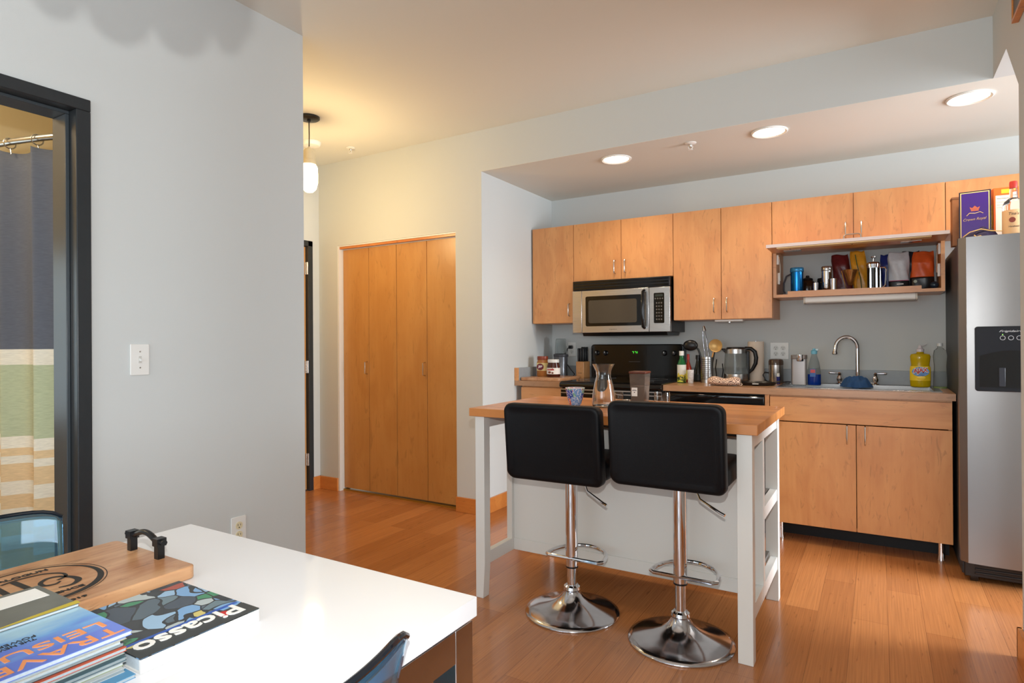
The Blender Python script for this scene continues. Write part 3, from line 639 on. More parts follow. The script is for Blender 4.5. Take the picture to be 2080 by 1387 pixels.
# petal shade pendant over the dining table (just above the frame, its scalloped shadow falls on the left wall)
t = thing('petal_lamp', 'tiered scalloped pendant shade hanging over the white dining table', 'pendant lamp', (-.640, .332, ZC-.010))
M_petal = pm('petal_shade', (222, 214, 190), .7)
for k, (rad, z, n) in enumerate(((.108, -1.000, 10), (.112, -.955, 11), (.100, -.905, 10), (.075, -.865, 8))):
    def fn(u, v, rad=rad, z=z, n=n, k=k):
        a = 2*PI*u; lobe = math.sqrt(abs(math.sin(n*a/2+k))); r = rad*(.15+.85*min(1, v*1.6))
        return (r*math.cos(a), r*math.sin(a), z+.030-.012*v-.032*max(0, v-.55)/.45*lobe)
    obj('petal_tier', MB().grid(fn, n*10, 8, wrap=True), M_petal, t, solid=.002)
obj('stem', MB().cyl((0, 0, -1.04), (0, 0, -.86), .006).cyl((0, 0, -.87), (0, 0, -.02), .003), M_black, t)
obj('canopy', MB().lathe([(.055, .0095), (.055, -.012), (.02, -.018), (.001, -.018)], seg=28), M_black, t)

# switches and sockets
def wall_plate(name, label, x, y, z, face, kind, cat, wide=.070):
    rz = 0 if face == '-Y' else PI/2   # local front is -Y
    t = thing(name, label, cat, (x, y, z), rz)
    obj('plate', MB().prism(rr(-wide/2, wide/2, -.058, .058, .004), 'Y', -.006, -.0005), M_plastic, t, bevel=.0015)
    if kind == 'switch':
        sl = obj('toggle_slot', MB().box(-.005, .005, -.0075, -.006, -.013, .013), pm('plate_shade', (196, 194, 188), .5), t)
        obj('toggle', MB().prism([(-.0075, -.004), (-.0075, .006), (-.019, .001), (-.019, -.006)], 'X', -.0035, .0035), M_plastic, sl)
        for zz in (-.030, .030): obj('screw', MB().lathe([(.003, -.006), (.003, -.0072), (.0005, -.0072)], (0, 0, zz), 12, axis='Y'), M_nickel, t)
    else:
        for xx in ((0,) if wide < .1 else (-.023, .023)):
            for zz in (-.020, .020):
                f = obj('socket_face', MB().lathe([(.0165, -.006), (.0165, -.0085), (.0005, -.0085)], (xx, 0, zz), 20, axis='Y'), pm('socket_ivory' if face == '+X' else 'socket_white', (222, 212, 178) if face == '+X' else (214, 214, 208), .4), t)
                obj('slots', MB().box(xx-.007, xx-.005, -.0088, -.0085, zz-.001, zz+.008).box(xx+.005, xx+.007, -.0088, -.0085, zz-.001, zz+.007).lathe([(.0028, -.0085), (.0028, -.0088)], (xx, 0, zz-.008), 8, axis='Y'), M_ink, f)
    return t
wall_plate('light_switch', 'white toggle light switch on the left wall beside the dark door frame', XL, 1.231, 1.150, '+X', 'switch', 'light switch', .068)
wall_plate('power_outlet', 'power outlet low on the left wall beyond the white table', XL, 1.637, .405, '+X', 'outlet', 'power outlet')
wall_plate('power_outlet', 'power outlet on the kitchen wall behind the blender with a black plug in it', -2.187, YB, 1.145, '-Y', 'outlet', 'power outlet')
wall_plate('power_outlet', 'wide double power outlet on the kitchen wall above the coffee grinder', -.594, YB, 1.135, '-Y', 'outlet', 'power outlet', .118)
t = thing('picture_frame', 'dark picture with orange wood frame high on the right wall', 'picture', (XR, 2.6, 2.39))
obj('frame', MB().box(XR-.022, XR-.001, 2.25, 2.935, 2.392, 2.404).box(XR-.022, XR-.001, 2.25, 2.935, 2.654, 2.666).box(XR-.022, XR-.001, 2.25, 2.262, 2.404, 2.654).box(XR-.022, XR-.001, 2.923, 2.935, 2.404, 2.654), M_base, t, world=True)
obj('picture', MB().box(XR-.018, XR-.002, 2.262, 2.923, 2.404, 2.654), pm('dark_print', (42, 44, 52), .3), t, world=True)

# ================================================================== bathroom: shower curtain on a curved rod
RZ = 2.030
def rodpt(u):  # u 0..1 from the wall behind the door jamb leftwards
    x = -2.50-1.62*u; return Vector((x, 1.235-.205*math.sin(PI*min(1, max(0, u))), RZ))
t = thing('shower_rod', 'curved satin metal shower rod in the bathroom', 'shower rod', (-3.3, 1.1, RZ))
obj('rod', MB().tube([rodpt(k/24) for k in range(25)], .0125, 12), M_nickel, t, world=True)
for u, s in ((0, 1), (1, -1)):
    p = rodpt(u); obj('flange', MB().cyl((p.x, p.y, p.z), (p.x+s*.006, p.y, p.z), .032, 20), M_nickel, t, world=True)
m, nt, b = newmat('curtain_fabric'); N = nt.nodes.new; L = nt.links.new
tc = N('ShaderNodeTexCoord'); sp = N('ShaderNodeSeparateXYZ'); L(tc.outputs['Object'], sp.inputs[0])
mr = N('ShaderNodeMapRange'); mr.inputs[1].default_value = 0; mr.inputs[2].default_value = 2.0; L(sp.outputs['Z'], mr.inputs[0])
rp = N('ShaderNodeValToRGB'); rp.color_ramp.interpolation = 'CONSTANT'; L(mr.outputs[0], rp.inputs[0])
cw, ct, cg, cn = (236, 230, 212), (228, 200, 156), (184, 192, 158), (98, 102, 112)
bands = [(0, ct), (.06, cw), (.26, ct), (.33, cw), (.385, ct), (.44, cw), (.495, ct), (.55, cw), (.605, ct), (.66, ct), (.672, cw), (.705, ct), (.735, cw), (.785, cg), (1.078, cw), (1.135, cn)]
el = rp.color_ramp.elements
while len(el) > 1: el.remove(el[-1])
el[0].position = 0; el[0].color = lin(bands[0][1])
for z, c in bands[1:]:
    e = el.new(z/2.0); e.color = lin(c)
mp = N('ShaderNodeMapping'); mp.inputs['Scale'].default_value = (40, 40, 420); L(tc.outputs['Object'], mp.inputs[0])
n = N('ShaderNodeTexNoise'); n.inputs['Scale'].default_value = 1; n.inputs['Detail'].default_value = 3; L(mp.outputs[0], n.inputs['Vector'])
m2 = N('ShaderNodeMapRange'); m2.inputs[3].default_value = .72; m2.inputs[4].default_value = 1.25; L(n.outputs['Fac'], m2.inputs[0])
vm = N('ShaderNodeVectorMath'); vm.operation = 'SCALE'; L(rp.outputs[0], vm.inputs[0]); L(m2.outputs[0], vm.inputs['Scale']); L(vm.outputs[0], b.inputs['Base Color']); b.inputs['Roughness'].default_value = .9
b.inputs['Subsurface Weight'].default_value = 0
t = thing('shower_curtain', 'striped shower curtain, grey-blue above green and cream bands, hanging in the bathroom', 'shower curtain', (-3.25, 1.1, .05))
def cf(u, v):
    p = rodpt(.03+.9*u); z = .06+(1.935-.0-.012*abs(math.sin(9*PI*u)))*v
    amp = .034*(1-.35*v); ph = 2*PI*8.5*u+.5*math.sin(3*v+5*u)
    return (p.x-WL_(t).x+.016*math.cos(ph), p.y+amp*math.sin(ph)+.012*math.sin(2.1*ph+1)*(1-v)-WL_(t).y, z-.05)
WL_ = WL
cu = obj('fabric', MB().grid(cf, 220, 24), m, t, solid=.0015)
for k in range(10):
    p = rodpt(.045+.9*k/10)
    rg = obj('ring', MB().tube([(p.x, p.y+.021*math.cos(a), p.z-.006+.021*math.sin(a)) for a in [2*PI*q/14 for q in range(14)]], .0025, 6, loop=True), M_nickel, t, world=True)
    obj('hook', MB().tube([(p.x+.004, p.y, p.z-.026), (p.x+.010, p.y, p.z-.040), (p.x+.012, p.y, p.z-.052)], .002, 6), M_nickel, rg, world=True)

# ================================================================== dining table and chairs
TX0, TX1, TY0, TY1, TZ = -1.532, -.634, -.55, .922, .740
t = thing('dining_table', 'white gloss dining table with square chrome legs in the foreground', 'table', ((TX0+TX1)/2, .2, 0))
obj('tabletop', MB().box(TX0, TX1, TY0, TY1, TZ-.036, TZ), M_tabletop, t, world=True, bevel=.0015)
for x in (TX0+.006, TX1-.058):
    for y in (TY0+.006, TY1-.058):
        obj('leg', MB().box(x, x+.052, y, y+.052, 0, TZ-.042), M_chromed, t, world=True, bevel=.0015)
za, zb = TZ-.100, TZ-.042
for x in (TX0+.010, TX1-.034): obj('side_rail', MB().box(x, x+.028, TY0+.058, TY1-.058, za, zb), M_chromed, t, world=True, bevel=.001)
for y in (TY0+.010, TY1-.034): obj('end_rail', MB().box(TX0+.058, TX1-.058, y, y+.028, za, zb), M_chromed, t, world=True, bevel=.001)
obj('gap_shade', MB().box(TX0+.02, TX1-.02, TY0+.02, TY1-.02, TZ-.042, TZ-.036), M_black, t, world=True)  # black sheet painted in for the shadow gap under the tabletop

M_edge_refl = pm('dark_edge_reflection', (20, 26, 34), .08)
def acrylic_chair(loc, rz, label):
    t = thing('acrylic_chair', label, 'chair', loc, rz, 'blue see-through dining chairs')
    prof = [(.20, .455), (.15, .452), (.05, .443), (-.06, .440), (-.14, .448), (-.185, .475), (-.212, .53), (-.232, .61), (-.250, .70), (-.268, .795)]
    def P(u, v):
        i = v*(len(prof)-1); k = min(int(i), len(prof)-2); f = i-k
        y = prof[k][0]*(1-f)+prof[k+1][0]*f; z = prof[k][1]*(1-f)+prof[k+1][1]*f
        s = 2*u-1; bk = min(1, max(0, (v-.45)/.3))
        w = .215-.012*math.sin(PI*v)-.018*max(0, (v-.93)/.07)**2*0
        y += bk*.050*abs(s)**2.2; z += (1-bk)*.018*abs(s)**2.5
        z -= .020*abs(s)**10*max(0, (v-.9)/.1)
        return (s*w, y, z)
    obj('shell', MB().grid(P, 36, 45), M_blueacr, t, solid=.007)
    obj('edge_reflection', MB().tube([P(k/24, 1) for k in range(25)], .0052, 8), M_edge_refl, t)  # dark tube paints the internal reflection that blackens the clear top edge
    obj('sled_frame', MB().tube([(-.17, .14, .436), (-.18, .15, .42), (-.19, .17, .03), (-.19, .15, .012), (-.19, -.18, .012), (-.17, -.20, .012), (.17, -.20, .012), (.19, -.18, .012), (.19, .15, .012), (.19, .17, .03), (.18, .15, .42), (.17, .14, .436)], .010, 10), M_chrome, t)
    obj('under_bar', MB().cyl((-.17, .13, .434), (.17, .13, .434), .008, 10), M_chrome, t)
    return t
acrylic_chair((-1.545, .512, 0), -PI/2, 'see-through blue acrylic chair on the far side of the table by the doorway')
acrylic_chair((-.815, .470, 0), PI/2, 'see-through blue acrylic chair in the near foreground at the table corner')

# serving board
t = thing('serving_board', 'wooden serving board with black arched handle and burned monogram on the white table', 'serving board', (-1.322, .45, TZ))
BZ = .026
obj('board', MB().prism([(p[0], p[1]) for p in rr(-.152, .152, -.28, .265, .014)], 'Z', .0005, BZ), M_board, t, bevel=.003)
for y, s in ((.247, 1), (-.262, -1)):
    h = obj('handle', MB().tube([(-.070, y, BZ+.034), (-.046, y, BZ+.034)]+[(-.040+.08*q/10, y, BZ+.034+.012*math.sin(PI*q/10)) for q in range(11)]+[(.046, y, BZ+.034), (.070, y, BZ+.034)], .0066, 12, flat=.85), M_black, t)
    for x in (-.052, .052):
        obj('post', MB().box(x-.007, x+.007, y-.007, y+.007, BZ, BZ+.036), M_black, h)
        obj('collar', MB().box(x-.0095, x+.0095, y-.0095, y+.0095, BZ+.026, BZ+.042), M_black, h)
def ribbon(pts, w, z, closed=False):
    """flat stroke lying on the board (x, y, optional width factor)"""
    mb = MB(); n = len(pts); A = []; B = []
    for i in range(n):
        a = Vector(pts[(i-1) % n if closed else max(0, i-1)][:2]); b_ = Vector(pts[(i+1) % n if closed else min(n-1, i+1)][:2])
        d = (b_-a).normalized(); nn = Vector((-d.y, d.x)); p = Vector(pts[i][:2]); ww = w*(pts[i][2] if len(pts[i]) > 2 else 1)/2
        A.append(mb.b.verts.new((*(p+nn*ww), z))); B.append(mb.b.verts.new((*(p-nn*ww), z)))
    for i in range(n if closed else n-1): mb.b.faces.new((A[i], A[(i+1) % n], B[(i+1) % n], B[i]))
    return mb
bz = BZ+.0006; ox, oy = 1.322, -.45
cxr, cyr = -1.325, .498
circ = [(cxr+ox+.104*math.cos(a), cyr+oy+.104*math.sin(a), 1+1.6*max(0, math.cos(a-.55))) for a in [2*PI*k/64 for k in range(64)]]
obj('monogram_ring', ribbon(circ, .0045, bz, True), M_ink, t)
obj('monogram_ring', ribbon([(cxr+ox+.114*math.cos(a), cyr+oy+.114*math.sin(a)) for a in [2*PI*k/64 for k in range(64)]], .0016, bz, True), M_ink, t)
def L2(pts):
    P_ = [(p[0]+ox, p[1]+oy, p[2] if len(p) > 2 else 1) for p in pts]
    if len(P_) < 3: return P_
    out = []
    for i in range(len(P_)-1):
        p0, p1, p2, p3 = P_[max(0, i-1)], P_[i], P_[i+1], P_[min(len(P_)-1, i+2)]
        for q in range(8):
            t_ = q/8; out.append(tuple(.5*(2*p1[c]+(p2[c]-p0[c])*t_+(2*p0[c]-5*p1[c]+4*p2[c]-p3[c])*t_*t_+(3*p1[c]-p0[c]-3*p2[c]+p3[c])*t_**3) for c in range(3)))
    return out+[P_[-1]]
obj('monogram', ribbon(L2([(-1.390, .460), (-1.300, .458)]), .011, bz), M_ink, t)
obj('monogram', ribbon(L2([(-1.378, .488), (-1.315, .490)]), .011, bz), M_ink, t)
obj('monogram', ribbon(L2([(-1.378, .470), (-1.384, .500), (-1.376, .535), (-1.352, .555), (-1.328, .553), (-1.318, .535)]), .006, bz), M_ink, t)
obj('monogram', ribbon(L2([(-1.276, .520, .6), (-1.272, .540, 1), (-1.288, .557, 1.4), (-1.312, .557, 1.2), (-1.336, .545, 1), (-1.342, .528, 1), (-1.328, .512, 1), (-1.308, .510, 1), (-1.300, .524, .8), (-1.308, .536, .5)]), .008, bz), M_ink, t)
text('lettering', 'BALOGUN', .02, M_ink, t, (-1.398, .505, TZ+bz), (0, 1, 0), (-1, 0, 0), width=.090, height=.012, bold=.0006)
text('lettering', 'ENCE', .02, M_ink, t, (-1.250, .527, TZ+bz), (0, 1, 0), (-1, 0, 0), width=.046, height=.011, bold=.0006)
text('lettering', '2019', .02, M_ink, t, (-1.194, .512, TZ+bz), (0, 1, 0), (-1, 0, 0), width=.036, height=.009, bold=.0006)

# art book
def artmat():
    m, nt, b = newmat('book_cover_art'); N = nt.nodes.new; L = nt.links.new
    tc = N('ShaderNodeTexCoord'); nz = N('ShaderNodeTexNoise'); nz.inputs['Scale'].default_value = 9; L(tc.outputs['Object'], nz.inputs['Vector'])
    mx = N('ShaderNodeMix'); mx.data_type = 'VECTOR'; mx.inputs[0].default_value = .10; L(tc.outputs['Object'], mx.inputs[4]); L(nz.outputs['Color'], mx.inputs[5])
    v = N('ShaderNodeTexVoronoi'); v.inputs['Scale'].default_value = 27; L(mx.outputs[1], v.inputs['Vector'])
    sp = N('ShaderNodeSeparateColor'); L(v.outputs['Color'], sp.inputs[0])
    rp = N('ShaderNodeValToRGB'); rp.color_ramp.interpolation = 'CONSTANT'; L(sp.outputs[0], rp.inputs[0])
    el = rp.color_ramp.elements; cols = [(44, 48, 52), (120, 165, 210), (80, 96, 108), (60, 135, 95), (150, 185, 215), (100, 122, 132), (176, 188, 190), (60, 72, 86), (205, 190, 110), (165, 70, 50)]
    el[0].color = lin(cols[0]); el[1].position = .14; el[1].color = lin(cols[1])
    for k, p in enumerate((.28, .42, .52, .63, .75, .85, .93, .965)): e = el.new(p); e.color = lin(cols[k+2])
    ed = N('ShaderNodeTexVoronoi'); ed.feature = 'DISTANCE_TO_EDGE'; ed.inputs['Scale'].default_value = 27; L(mx.outputs[1], ed.inputs['Vector'])
    gt = N('ShaderNodeMath'); gt.operation = 'GREATER_THAN'; gt.inputs[1].default_value = .045; L(ed.outputs['Distance'], gt.inputs[0])
    m2 = N('ShaderNodeMix'); m2.data_type = 'RGBA'; m2.inputs[6].default_value = lin((28, 32, 36)); L(gt.outputs[0], m2.inputs[0]); L(rp.outputs[0], m2.inputs[7])
    L(m2.outputs[2], b.inputs['Base Color']); b.inputs['Roughness'].default_value = .22; return m
t = thing('art_book', 'white-edged art book with a multicoloured cover and large white title on the table', 'book', (-1.011, .50, TZ))
obj('pages', MB().box(-1.126, -.898, .466, .652, TZ+.002, TZ+.0205), M_paper, t, world=True)
obj('back_cover', MB().box(-1.128, -.894, .4635, .655, TZ+.0005, TZ+.002), M_white, t, world=True)
obj('spine', MB().box(-.898, -.894, .4635, .655, TZ+.002, TZ+.0215), M_white, t, world=True)
fc = obj('front_cover', MB().box(-1.128, -.894, .4635, .655, TZ+.0205, TZ+.022), artmat(), t, world=True)
cz = TZ+.0224
obj('dark_band', MB().box(-.937, -.8938, .4633, .6552, cz-.0005, cz), pm('cover_dark', (46, 50, 50), .3), fc, world=True)
obj('blue_stripe', MB().box(-.952, -.945, .466, .650, cz-.0005, cz), pm('cover_blue', (40, 84, 170), .3), fc, world=True)
obj('red_spot', MB().lathe([(.010, 0), (.010, .0004)], (-.925, .612, cz), 20), M_red, fc, world=True)
text('lettering', 'Picasso', .03, M_whiteink, fc, (-.925, .556, cz+.0006), (0, -1, 0), (1, 0, 0), width=.166, height=.038, bold=.0005)

# magazines
def magazine(k, z, th, x0, x1, y0, y1, cover, label, edge=None, rot=0):
    cx, cy = (x0+x1)/2, (y0+y1)/2; w, h = (x1-x0)/2, (y1-y0)/2
    t = thing('magazine', label, 'magazine', (cx, cy, z), rot, 'stack of magazines on the table')
    obj('pages', MB().box(-w+.001, w-.001, -h+.001, h-.001, .0005, th-.0006), edge or M_paper, t)
    obj('cover', MB().box(-w, w, -h, h, th-.0006, th).box(-w, w, -h, h, 0, .0005).box(-w, w, -h-.0003, -h+.0004, .0005, th-.0006), cover, t)
    return t
rnd = random.Random(3)
cols = [((90, 150, 190), 'pale blue'), ((200, 205, 205), 'light grey'), ((150, 160, 120), 'olive'), ((225, 225, 220), 'white'), ((70, 100, 110), 'slate'), ((190, 200, 190), 'grey-green'), ((205, 90, 55), 'orange-red'), ((60, 66, 72), 'charcoal'), ((160, 190, 205), 'light blue'), ((196, 180, 150), 'tan')]
order = ['lowest in the stack, sticking out furthest', 'second from the bottom of the stack', 'third from the bottom of the stack', 'fourth from the bottom of the stack', 'fifth from the bottom of the stack', 'in the middle of the stack', 'just above the middle of the stack', 'third from the top among the covered ones', 'second under the blue travel cover', 'directly under the blue travel cover']
z = TZ+.0003
edges = [pm('page_edges_%d' % i, c, .6, noise=.08, nscale=220) for i, c in enumerate([(166, 178, 184), (140, 150, 152), (186, 192, 192)])]
for k in range(10):
    th = .0052; dx = rnd.uniform(-.006, .008); dy = rnd.uniform(-.005, .004)
    if k == 0: dx, dy = .022, .004
    magazine(k, z, th, -1.185+dx, -.915+dx, .249+dy, .453+dy, pm('cover_%d' % k, cols[k][0], .3), f'closed magazine with {cols[k][1]} cover edge, {order[k]}', edges[k % 3], rnd.uniform(-.02, .02))
    z += th+.0002
m, nt, b = newmat('travel_cover'); N = nt.nodes.new; L = nt.links.new
tc = N('ShaderNodeTexCoord'); mp = N('ShaderNodeMapping'); mp.inputs['Scale'].default_value = (26, 9, 1); L(tc.outputs['Object'], mp.inputs[0])
nn = N('ShaderNodeTexNoise'); nn.inputs['Scale'].default_value = 1; nn.inputs['Detail'].default_value = 5; L(mp.outputs[0], nn.inputs['Vector'])
sp = N('ShaderNodeSeparateXYZ'); L(tc.outputs['Object'], sp.inputs[0])
ma = N('ShaderNodeMath'); ma.operation = 'MULTIPLY_ADD'; ma.inputs[1].default_value = 5.5; L(sp.outputs['X'], ma.inputs[0]); L(nn.outputs['Fac'], ma.inputs[2])
rp = N('ShaderNodeValToRGB'); L(ma.outputs[0], rp.inputs[0]); el = rp.color_ramp.elements
el[0].position = .45; el[0].color = lin((168, 206, 226)); el[1].position = 1.0; el[1].color = lin((104, 128, 214)); e = el.new(.72); e.color = lin((122, 172, 226))
L(rp.outputs[0], b.inputs['Base Color']); b.inputs['Roughness'].default_value = .2
TM = magazine(0, z, .0060, -1.185, -.911, .256, .461, m, 'magazine with blue sky cover and orange title letters, near the top of the stack')
TM.location.z = z; zt = z+.0062
M_or = pm('orange_ink', (232, 150, 96), .4)
text('title_lettering', 'TRAVEL', .03, M_or, TM, (-.932, .368, zt), (0, -1, 0), (1, 0, 0), width=.176, height=.026, bold=.0002, shear=0)
text('title_lettering', 'LEISURE', .03, M_or, TM, (-.968, .360, zt), (0, -1, 0), (1, 0, 0), width=.180, height=.024, bold=.0002)
text('cover_lines', 'THE NEW', .01, M_ink, TM, (-1.000, .357, zt), (0, -1, 0), (1, 0, 0), width=.045, height=.008)
text('cover_lines', 'POWER S', .01, M_ink, TM, (-1.011, .357, zt), (0, -1, 0), (1, 0, 0), width=.052, height=.008)
GM = magazine(0, zt+.0003, .0045, -1.203, -1.064, .256, .461, pm('grey_cover', (112, 114, 108), .3, noise=.18, nscale=16), 'grey magazine with blank white label, topmost on the stack')
zg = zt+.0003+.0045
obj('address_label', MB().box(-1.192, -1.140, .33, .452, zg, zg+.0003), M_whiteink, GM, world=True)
obj('yellow_road', MB().prism([(-1.0665, .464), (-1.080, .464), (-1.074, .40), (-1.068, .36), (-1.0655, .36)], 'Z', zg, zg+.0002), pm('yellow_print', (196, 176, 60), .4), GM, world=True)

# ================================================================== things on the island
IZ = .896
def fillmat(name, col, rough=.05, trans=.85, ior=1.35): return pm(name, col, rough, trans=trans, ior=ior)
t = thing('carafe', 'waisted clear glass carafe half full of water on the island', 'carafe', (-1.127, 2.715, IZ))
obj('glass', MB().lathe([(.001, .0005), (.048, .0005), (.055, .006), (.056, .020), (.052, .07), (.043, .115), (.0345, .146), (.037, .170), (.053, .203), (.0515, .2035), (.0350, .170), (.0325, .146), (.041, .115), (.050, .07), (.0538, .022), (.052, .009), (.001, .008)], seg=40), M_glass, t)
obj('water', MB().lathe([(.001, .0086), (.0515, .0095), (.0533, .022), (.0495, .07), (.0405, .115), (.0365, .129), (.001, .129)], seg=40), M_water, t)
t = thing('mug', 'small handleless cup with a blue and red floral pattern on the island', 'cup', (-1.270, 2.70, IZ))
m, nt, b = newmat('floral_glaze'); N = nt.nodes.new; L = nt.links.new
tc = N('ShaderNodeTexCoord'); v = N('ShaderNodeTexVoronoi'); v.inputs['Scale'].default_value = 26; L(tc.outputs['Object'], v.inputs['Vector']); v2 = N('ShaderNodeTexVoronoi'); v2.inputs['Scale'].default_value = 150; L(tc.outputs['Object'], v2.inputs['Vector'])
sp = N('ShaderNodeSeparateColor'); L(v.outputs['Color'], sp.inputs[0]); rp = N('ShaderNodeValToRGB'); rp.color_ramp.interpolation = 'CONSTANT'; L(sp.outputs[0], rp.inputs[0]); el = rp.color_ramp.elements
el[0].color = lin((110, 150, 200)); el[1].position = .3; el[1].color = lin((205, 95, 75))
for p, c in ((.5, (50, 80, 160)), (.68, (120, 170, 150)), (.84, (190, 120, 130))): e = el.new(p); e.color = lin(c)
lt = N('ShaderNodeMath'); lt.operation = 'LESS_THAN'; lt.inputs[1].default_value = .32; L(v2.outputs['Distance'], lt.inputs[0])
mx = N('ShaderNodeMix'); mx.data_type = 'RGBA'; L(lt.outputs[0], mx.inputs[0]); L(rp.outputs[0], mx.inputs[6]); mx.inputs[7].default_value = lin((232, 230, 226)); L(mx.outputs[2], b.inputs['Base Color']); b.inputs['Roughness'].default_value = .2
obj('bowl', MB().lathe([(.001, .0005), (.024, .0005), (.030, .01), (.040, .045), (.047, .086), (.045, .0865), (.038, .045), (.028, .012), (.001, .010)], seg=36), m, t)
obj('rim', MB().lathe([(.0474, .0845), (.0474, .0875), (.0448, .0875), (.0448, .0845)], seg=36, closed=True), M_white, t)
t = thing('food_container', 'tall clear plastic container with brown lid and white label on the island', 'container', (-1.040, 2.98, IZ))
obj('wall', MB().lathe([(.001, .0005), (.046, .0005), (.049, .004), (.058, .148), (.0565, .148), (.0475, .006), (.001, .003)], seg=4, sx=1, sy=1).rot(PI/4), pm('smoky_clear', (222, 208, 196), .06, trans=.92, ior=1.15), t, bevel=.006, seg=3)
obj('lid', MB().lathe([(.001, .1485), (.062, .1485), (.063, .153), (.062, .160), (.001, .160)], seg=4).rot(PI/4), pm('brown_lid', (92, 44, 30), .35), t, bevel=.004)
obj('contents', MB().lathe([(.001, .0035), (.046, .0065), (.0515, .085), (.001, .085)], seg=4).rot(PI/4), pm('grey_grounds', (120, 114, 110), .7, noise=.1, nscale=90), t)
lb = obj('paper_label', MB().box(-.030, .000, -.0395, -.0385, .035, .078), M_whiteink, t)
obj('print', MB().box(-.022, -.008, -.0399, -.0395, .068, .0695).box(-.026, -.004, -.0399, -.0395, .062, .0650).box(-.018, -.012, -.0399, -.0395, .052, .056), M_ink, lb)
def tumbler(x, y, r, h, label, name='drinking_glass'):
    t = thing(name, label, 'glass', (x, y, IZ))
    obj('glass', MB().lathe([(.001, .0005), (r*.92, .0005), (r, .003), (r, h), (r-.002, h), (r-.002, .005), (.001, .005)], seg=32), M_glass, t)
    return t
tumbler(-.916, 2.95, .039, .060, 'low clear glass tealight dish behind the right bar stool')
tumbler(-1.141, 2.95, .023, .052, 'small narrow clear glass between the carafe and the brown-lidded container')
t = thing('spoon', 'metal spoon lying on the island by the brown-lidded container', 'spoon', (-1.10, 3.02, IZ))
obj('handle', MB().tube([(-.005, .0, .004), (.06, .03, .006), (.10, .05, .004)], .0025, 8), M_chrome, t)
obj('bowl', MB().ball((-.022, -.008, .006), .016, (1.3, .9, .35)), M_chrome, t)

# ================================================================== left counter
KZ = .917
t = thing('cutting_board', 'thick pale wooden cutting board on the short left counter', 'cutting board', (-2.178, 4.255, KZ))
obj('board', MB().prism(rr(-.160, .170, -.255, .115, .012), 'Z', .0005, .0225), M_board, t, bevel=.003)
obj('rubber_foot', MB().box(-.15, -.13, -.24, -.22, 0, .0005), M_black, t)
BZ2 = KZ+.0228
def jar(name, label, x, y, r, h, glassmat, lidmat, lidh, band, bandmat, words, squarish=1, shoulder=.2, lidr=.85):
    t = thing(name, label, 'jar', (x, y, BZ2)); hb = h-lidh
    obj('jar_body', MB().lathe([(.001, .0003), (r*.92, .0003), (r, .006), (r, hb*(1-shoulder)), (r*lidr, hb-.003), (r*lidr, hb), (.001, hb)], seg=32, sy=.85), glassmat, t)
    obj('lid', MB().lathe([(.001, hb), (r*lidr*1.05, hb), (r*lidr*1.07, hb+.003), (r*lidr*1.07, h-.002), (r*lidr, h), (.001, h)], seg=32, sy=.9), lidmat, t)
    lb = obj('wrap_label', MB().lathe([(r*1.012, band[0]), (r*1.012, band[1]), (r*1.004, band[1]), (r*1.004, band[0])], seg=32, closed=True, sy=.85), bandmat, t)
    return t, lb
t, lb = jar('peanut_butter_jar', 'peanut butter jar with red-brown lid and blue oval label on the left counter', -2.252, 4.20, .048, .157, pm('peanut_brown', (176, 112, 56), .25), pm('red_brown_lid', (132, 58, 34), .35), .028, (.045, .105), pm('label_cream', (226, 206, 140), .5), 'Jif')
obj('label_oval', MB().lathe([(.030, 0), (.030, -.0012), (.001, -.0012)], (0, -.0418, .075), 28, axis='Y', sy=.85), pm('label_maroon', (112, 34, 52), .4), lb)
text('lettering', 'JIF', .03, M_whiteink, lb, (-2.252, 4.20-.0434, BZ2+.075), (1, 0, 0), (0, 0, 1), width=.038, height=.022, bold=.001)
t, lb = jar('hazelnut_spread_jar', 'hazelnut spread jar with white lid and white label beside the peanut butter', -2.140, 4.165, .053, .134, pm('chocolate', (70, 28, 18), .15), M_white, .024, (.022, .070), pm('label_white', (236, 230, 222), .5), 'nutella', shoulder=.36, lidr=.80)
text('lettering', 'nutella', .03, M_red, lb, (-2.140, 4.165-.0470, BZ2+.059), (1, 0, 0), (0, 0, 1), width=.058, height=.015, bold=.001)
obj('label_picture', MB().ball((-.010, -.0452, .036), .010, (1.3, .08, .8)).ball((.014, -.0450, .032), .008, (1.2, .08, .8)), pm('hazel', (120, 62, 34), .5), lb)
t = thing('blender', 'small bullet blender with clear upturned cup behind the jars', 'blender', (-2.215, 4.445, KZ))
BL = t
obj('motor_base', MB().lathe([(.001, .0003), (.052, .0003), (.054, .01), (.050, .07), (.056, .165), (.058, .178), (.001, .178)], seg=32), pm('grey_metallic', (120, 122, 126), .3, .7), t)
obj('collar', MB().lathe([(.059, .170), (.061, .174), (.061, .188), (.050, .194), (.001, .194)], seg=32), pm('dark_grey', (70, 70, 74), .35), t)
obj('cup', MB().lathe([(.049, .195), (.047, .22), (.042, .305), (.036, .317), (.001, .318), (.001, .315), (.034, .314), (.040, .303), (.045, .22), (.047, .195)], seg=32), M_glassthin, t)
pc = obj('power_cord', MB().tube([(-2.19, 4.56, 1.164), (-2.195, 4.53, 1.155), (-2.20, 4.50, 1.10), (-2.185, 4.49, 1.03), (-2.15, 4.49, .985), (-2.12, 4.50, .945), (-2.13, 4.48, KZ+.006), (-2.17, 4.46, KZ+.006)], .004, 8), M_black, BL, world=True)
obj('plug', MB().box(-2.203, -2.175, 4.555, 4.592, 1.150, 1.178), M_black, pc, world=True, bevel=.005)
t = thing('knife_block', 'wooden knife block with black-handled knives left of the stove', 'knife block', (-2.027, 4.46, KZ))
obj('block', MB().box(-.034, .034, -.06, .06, .0005, .134), wood('block_wood', (204, 150, 98), (180, 122, 72), 'Z', 9), t, bevel=.004)
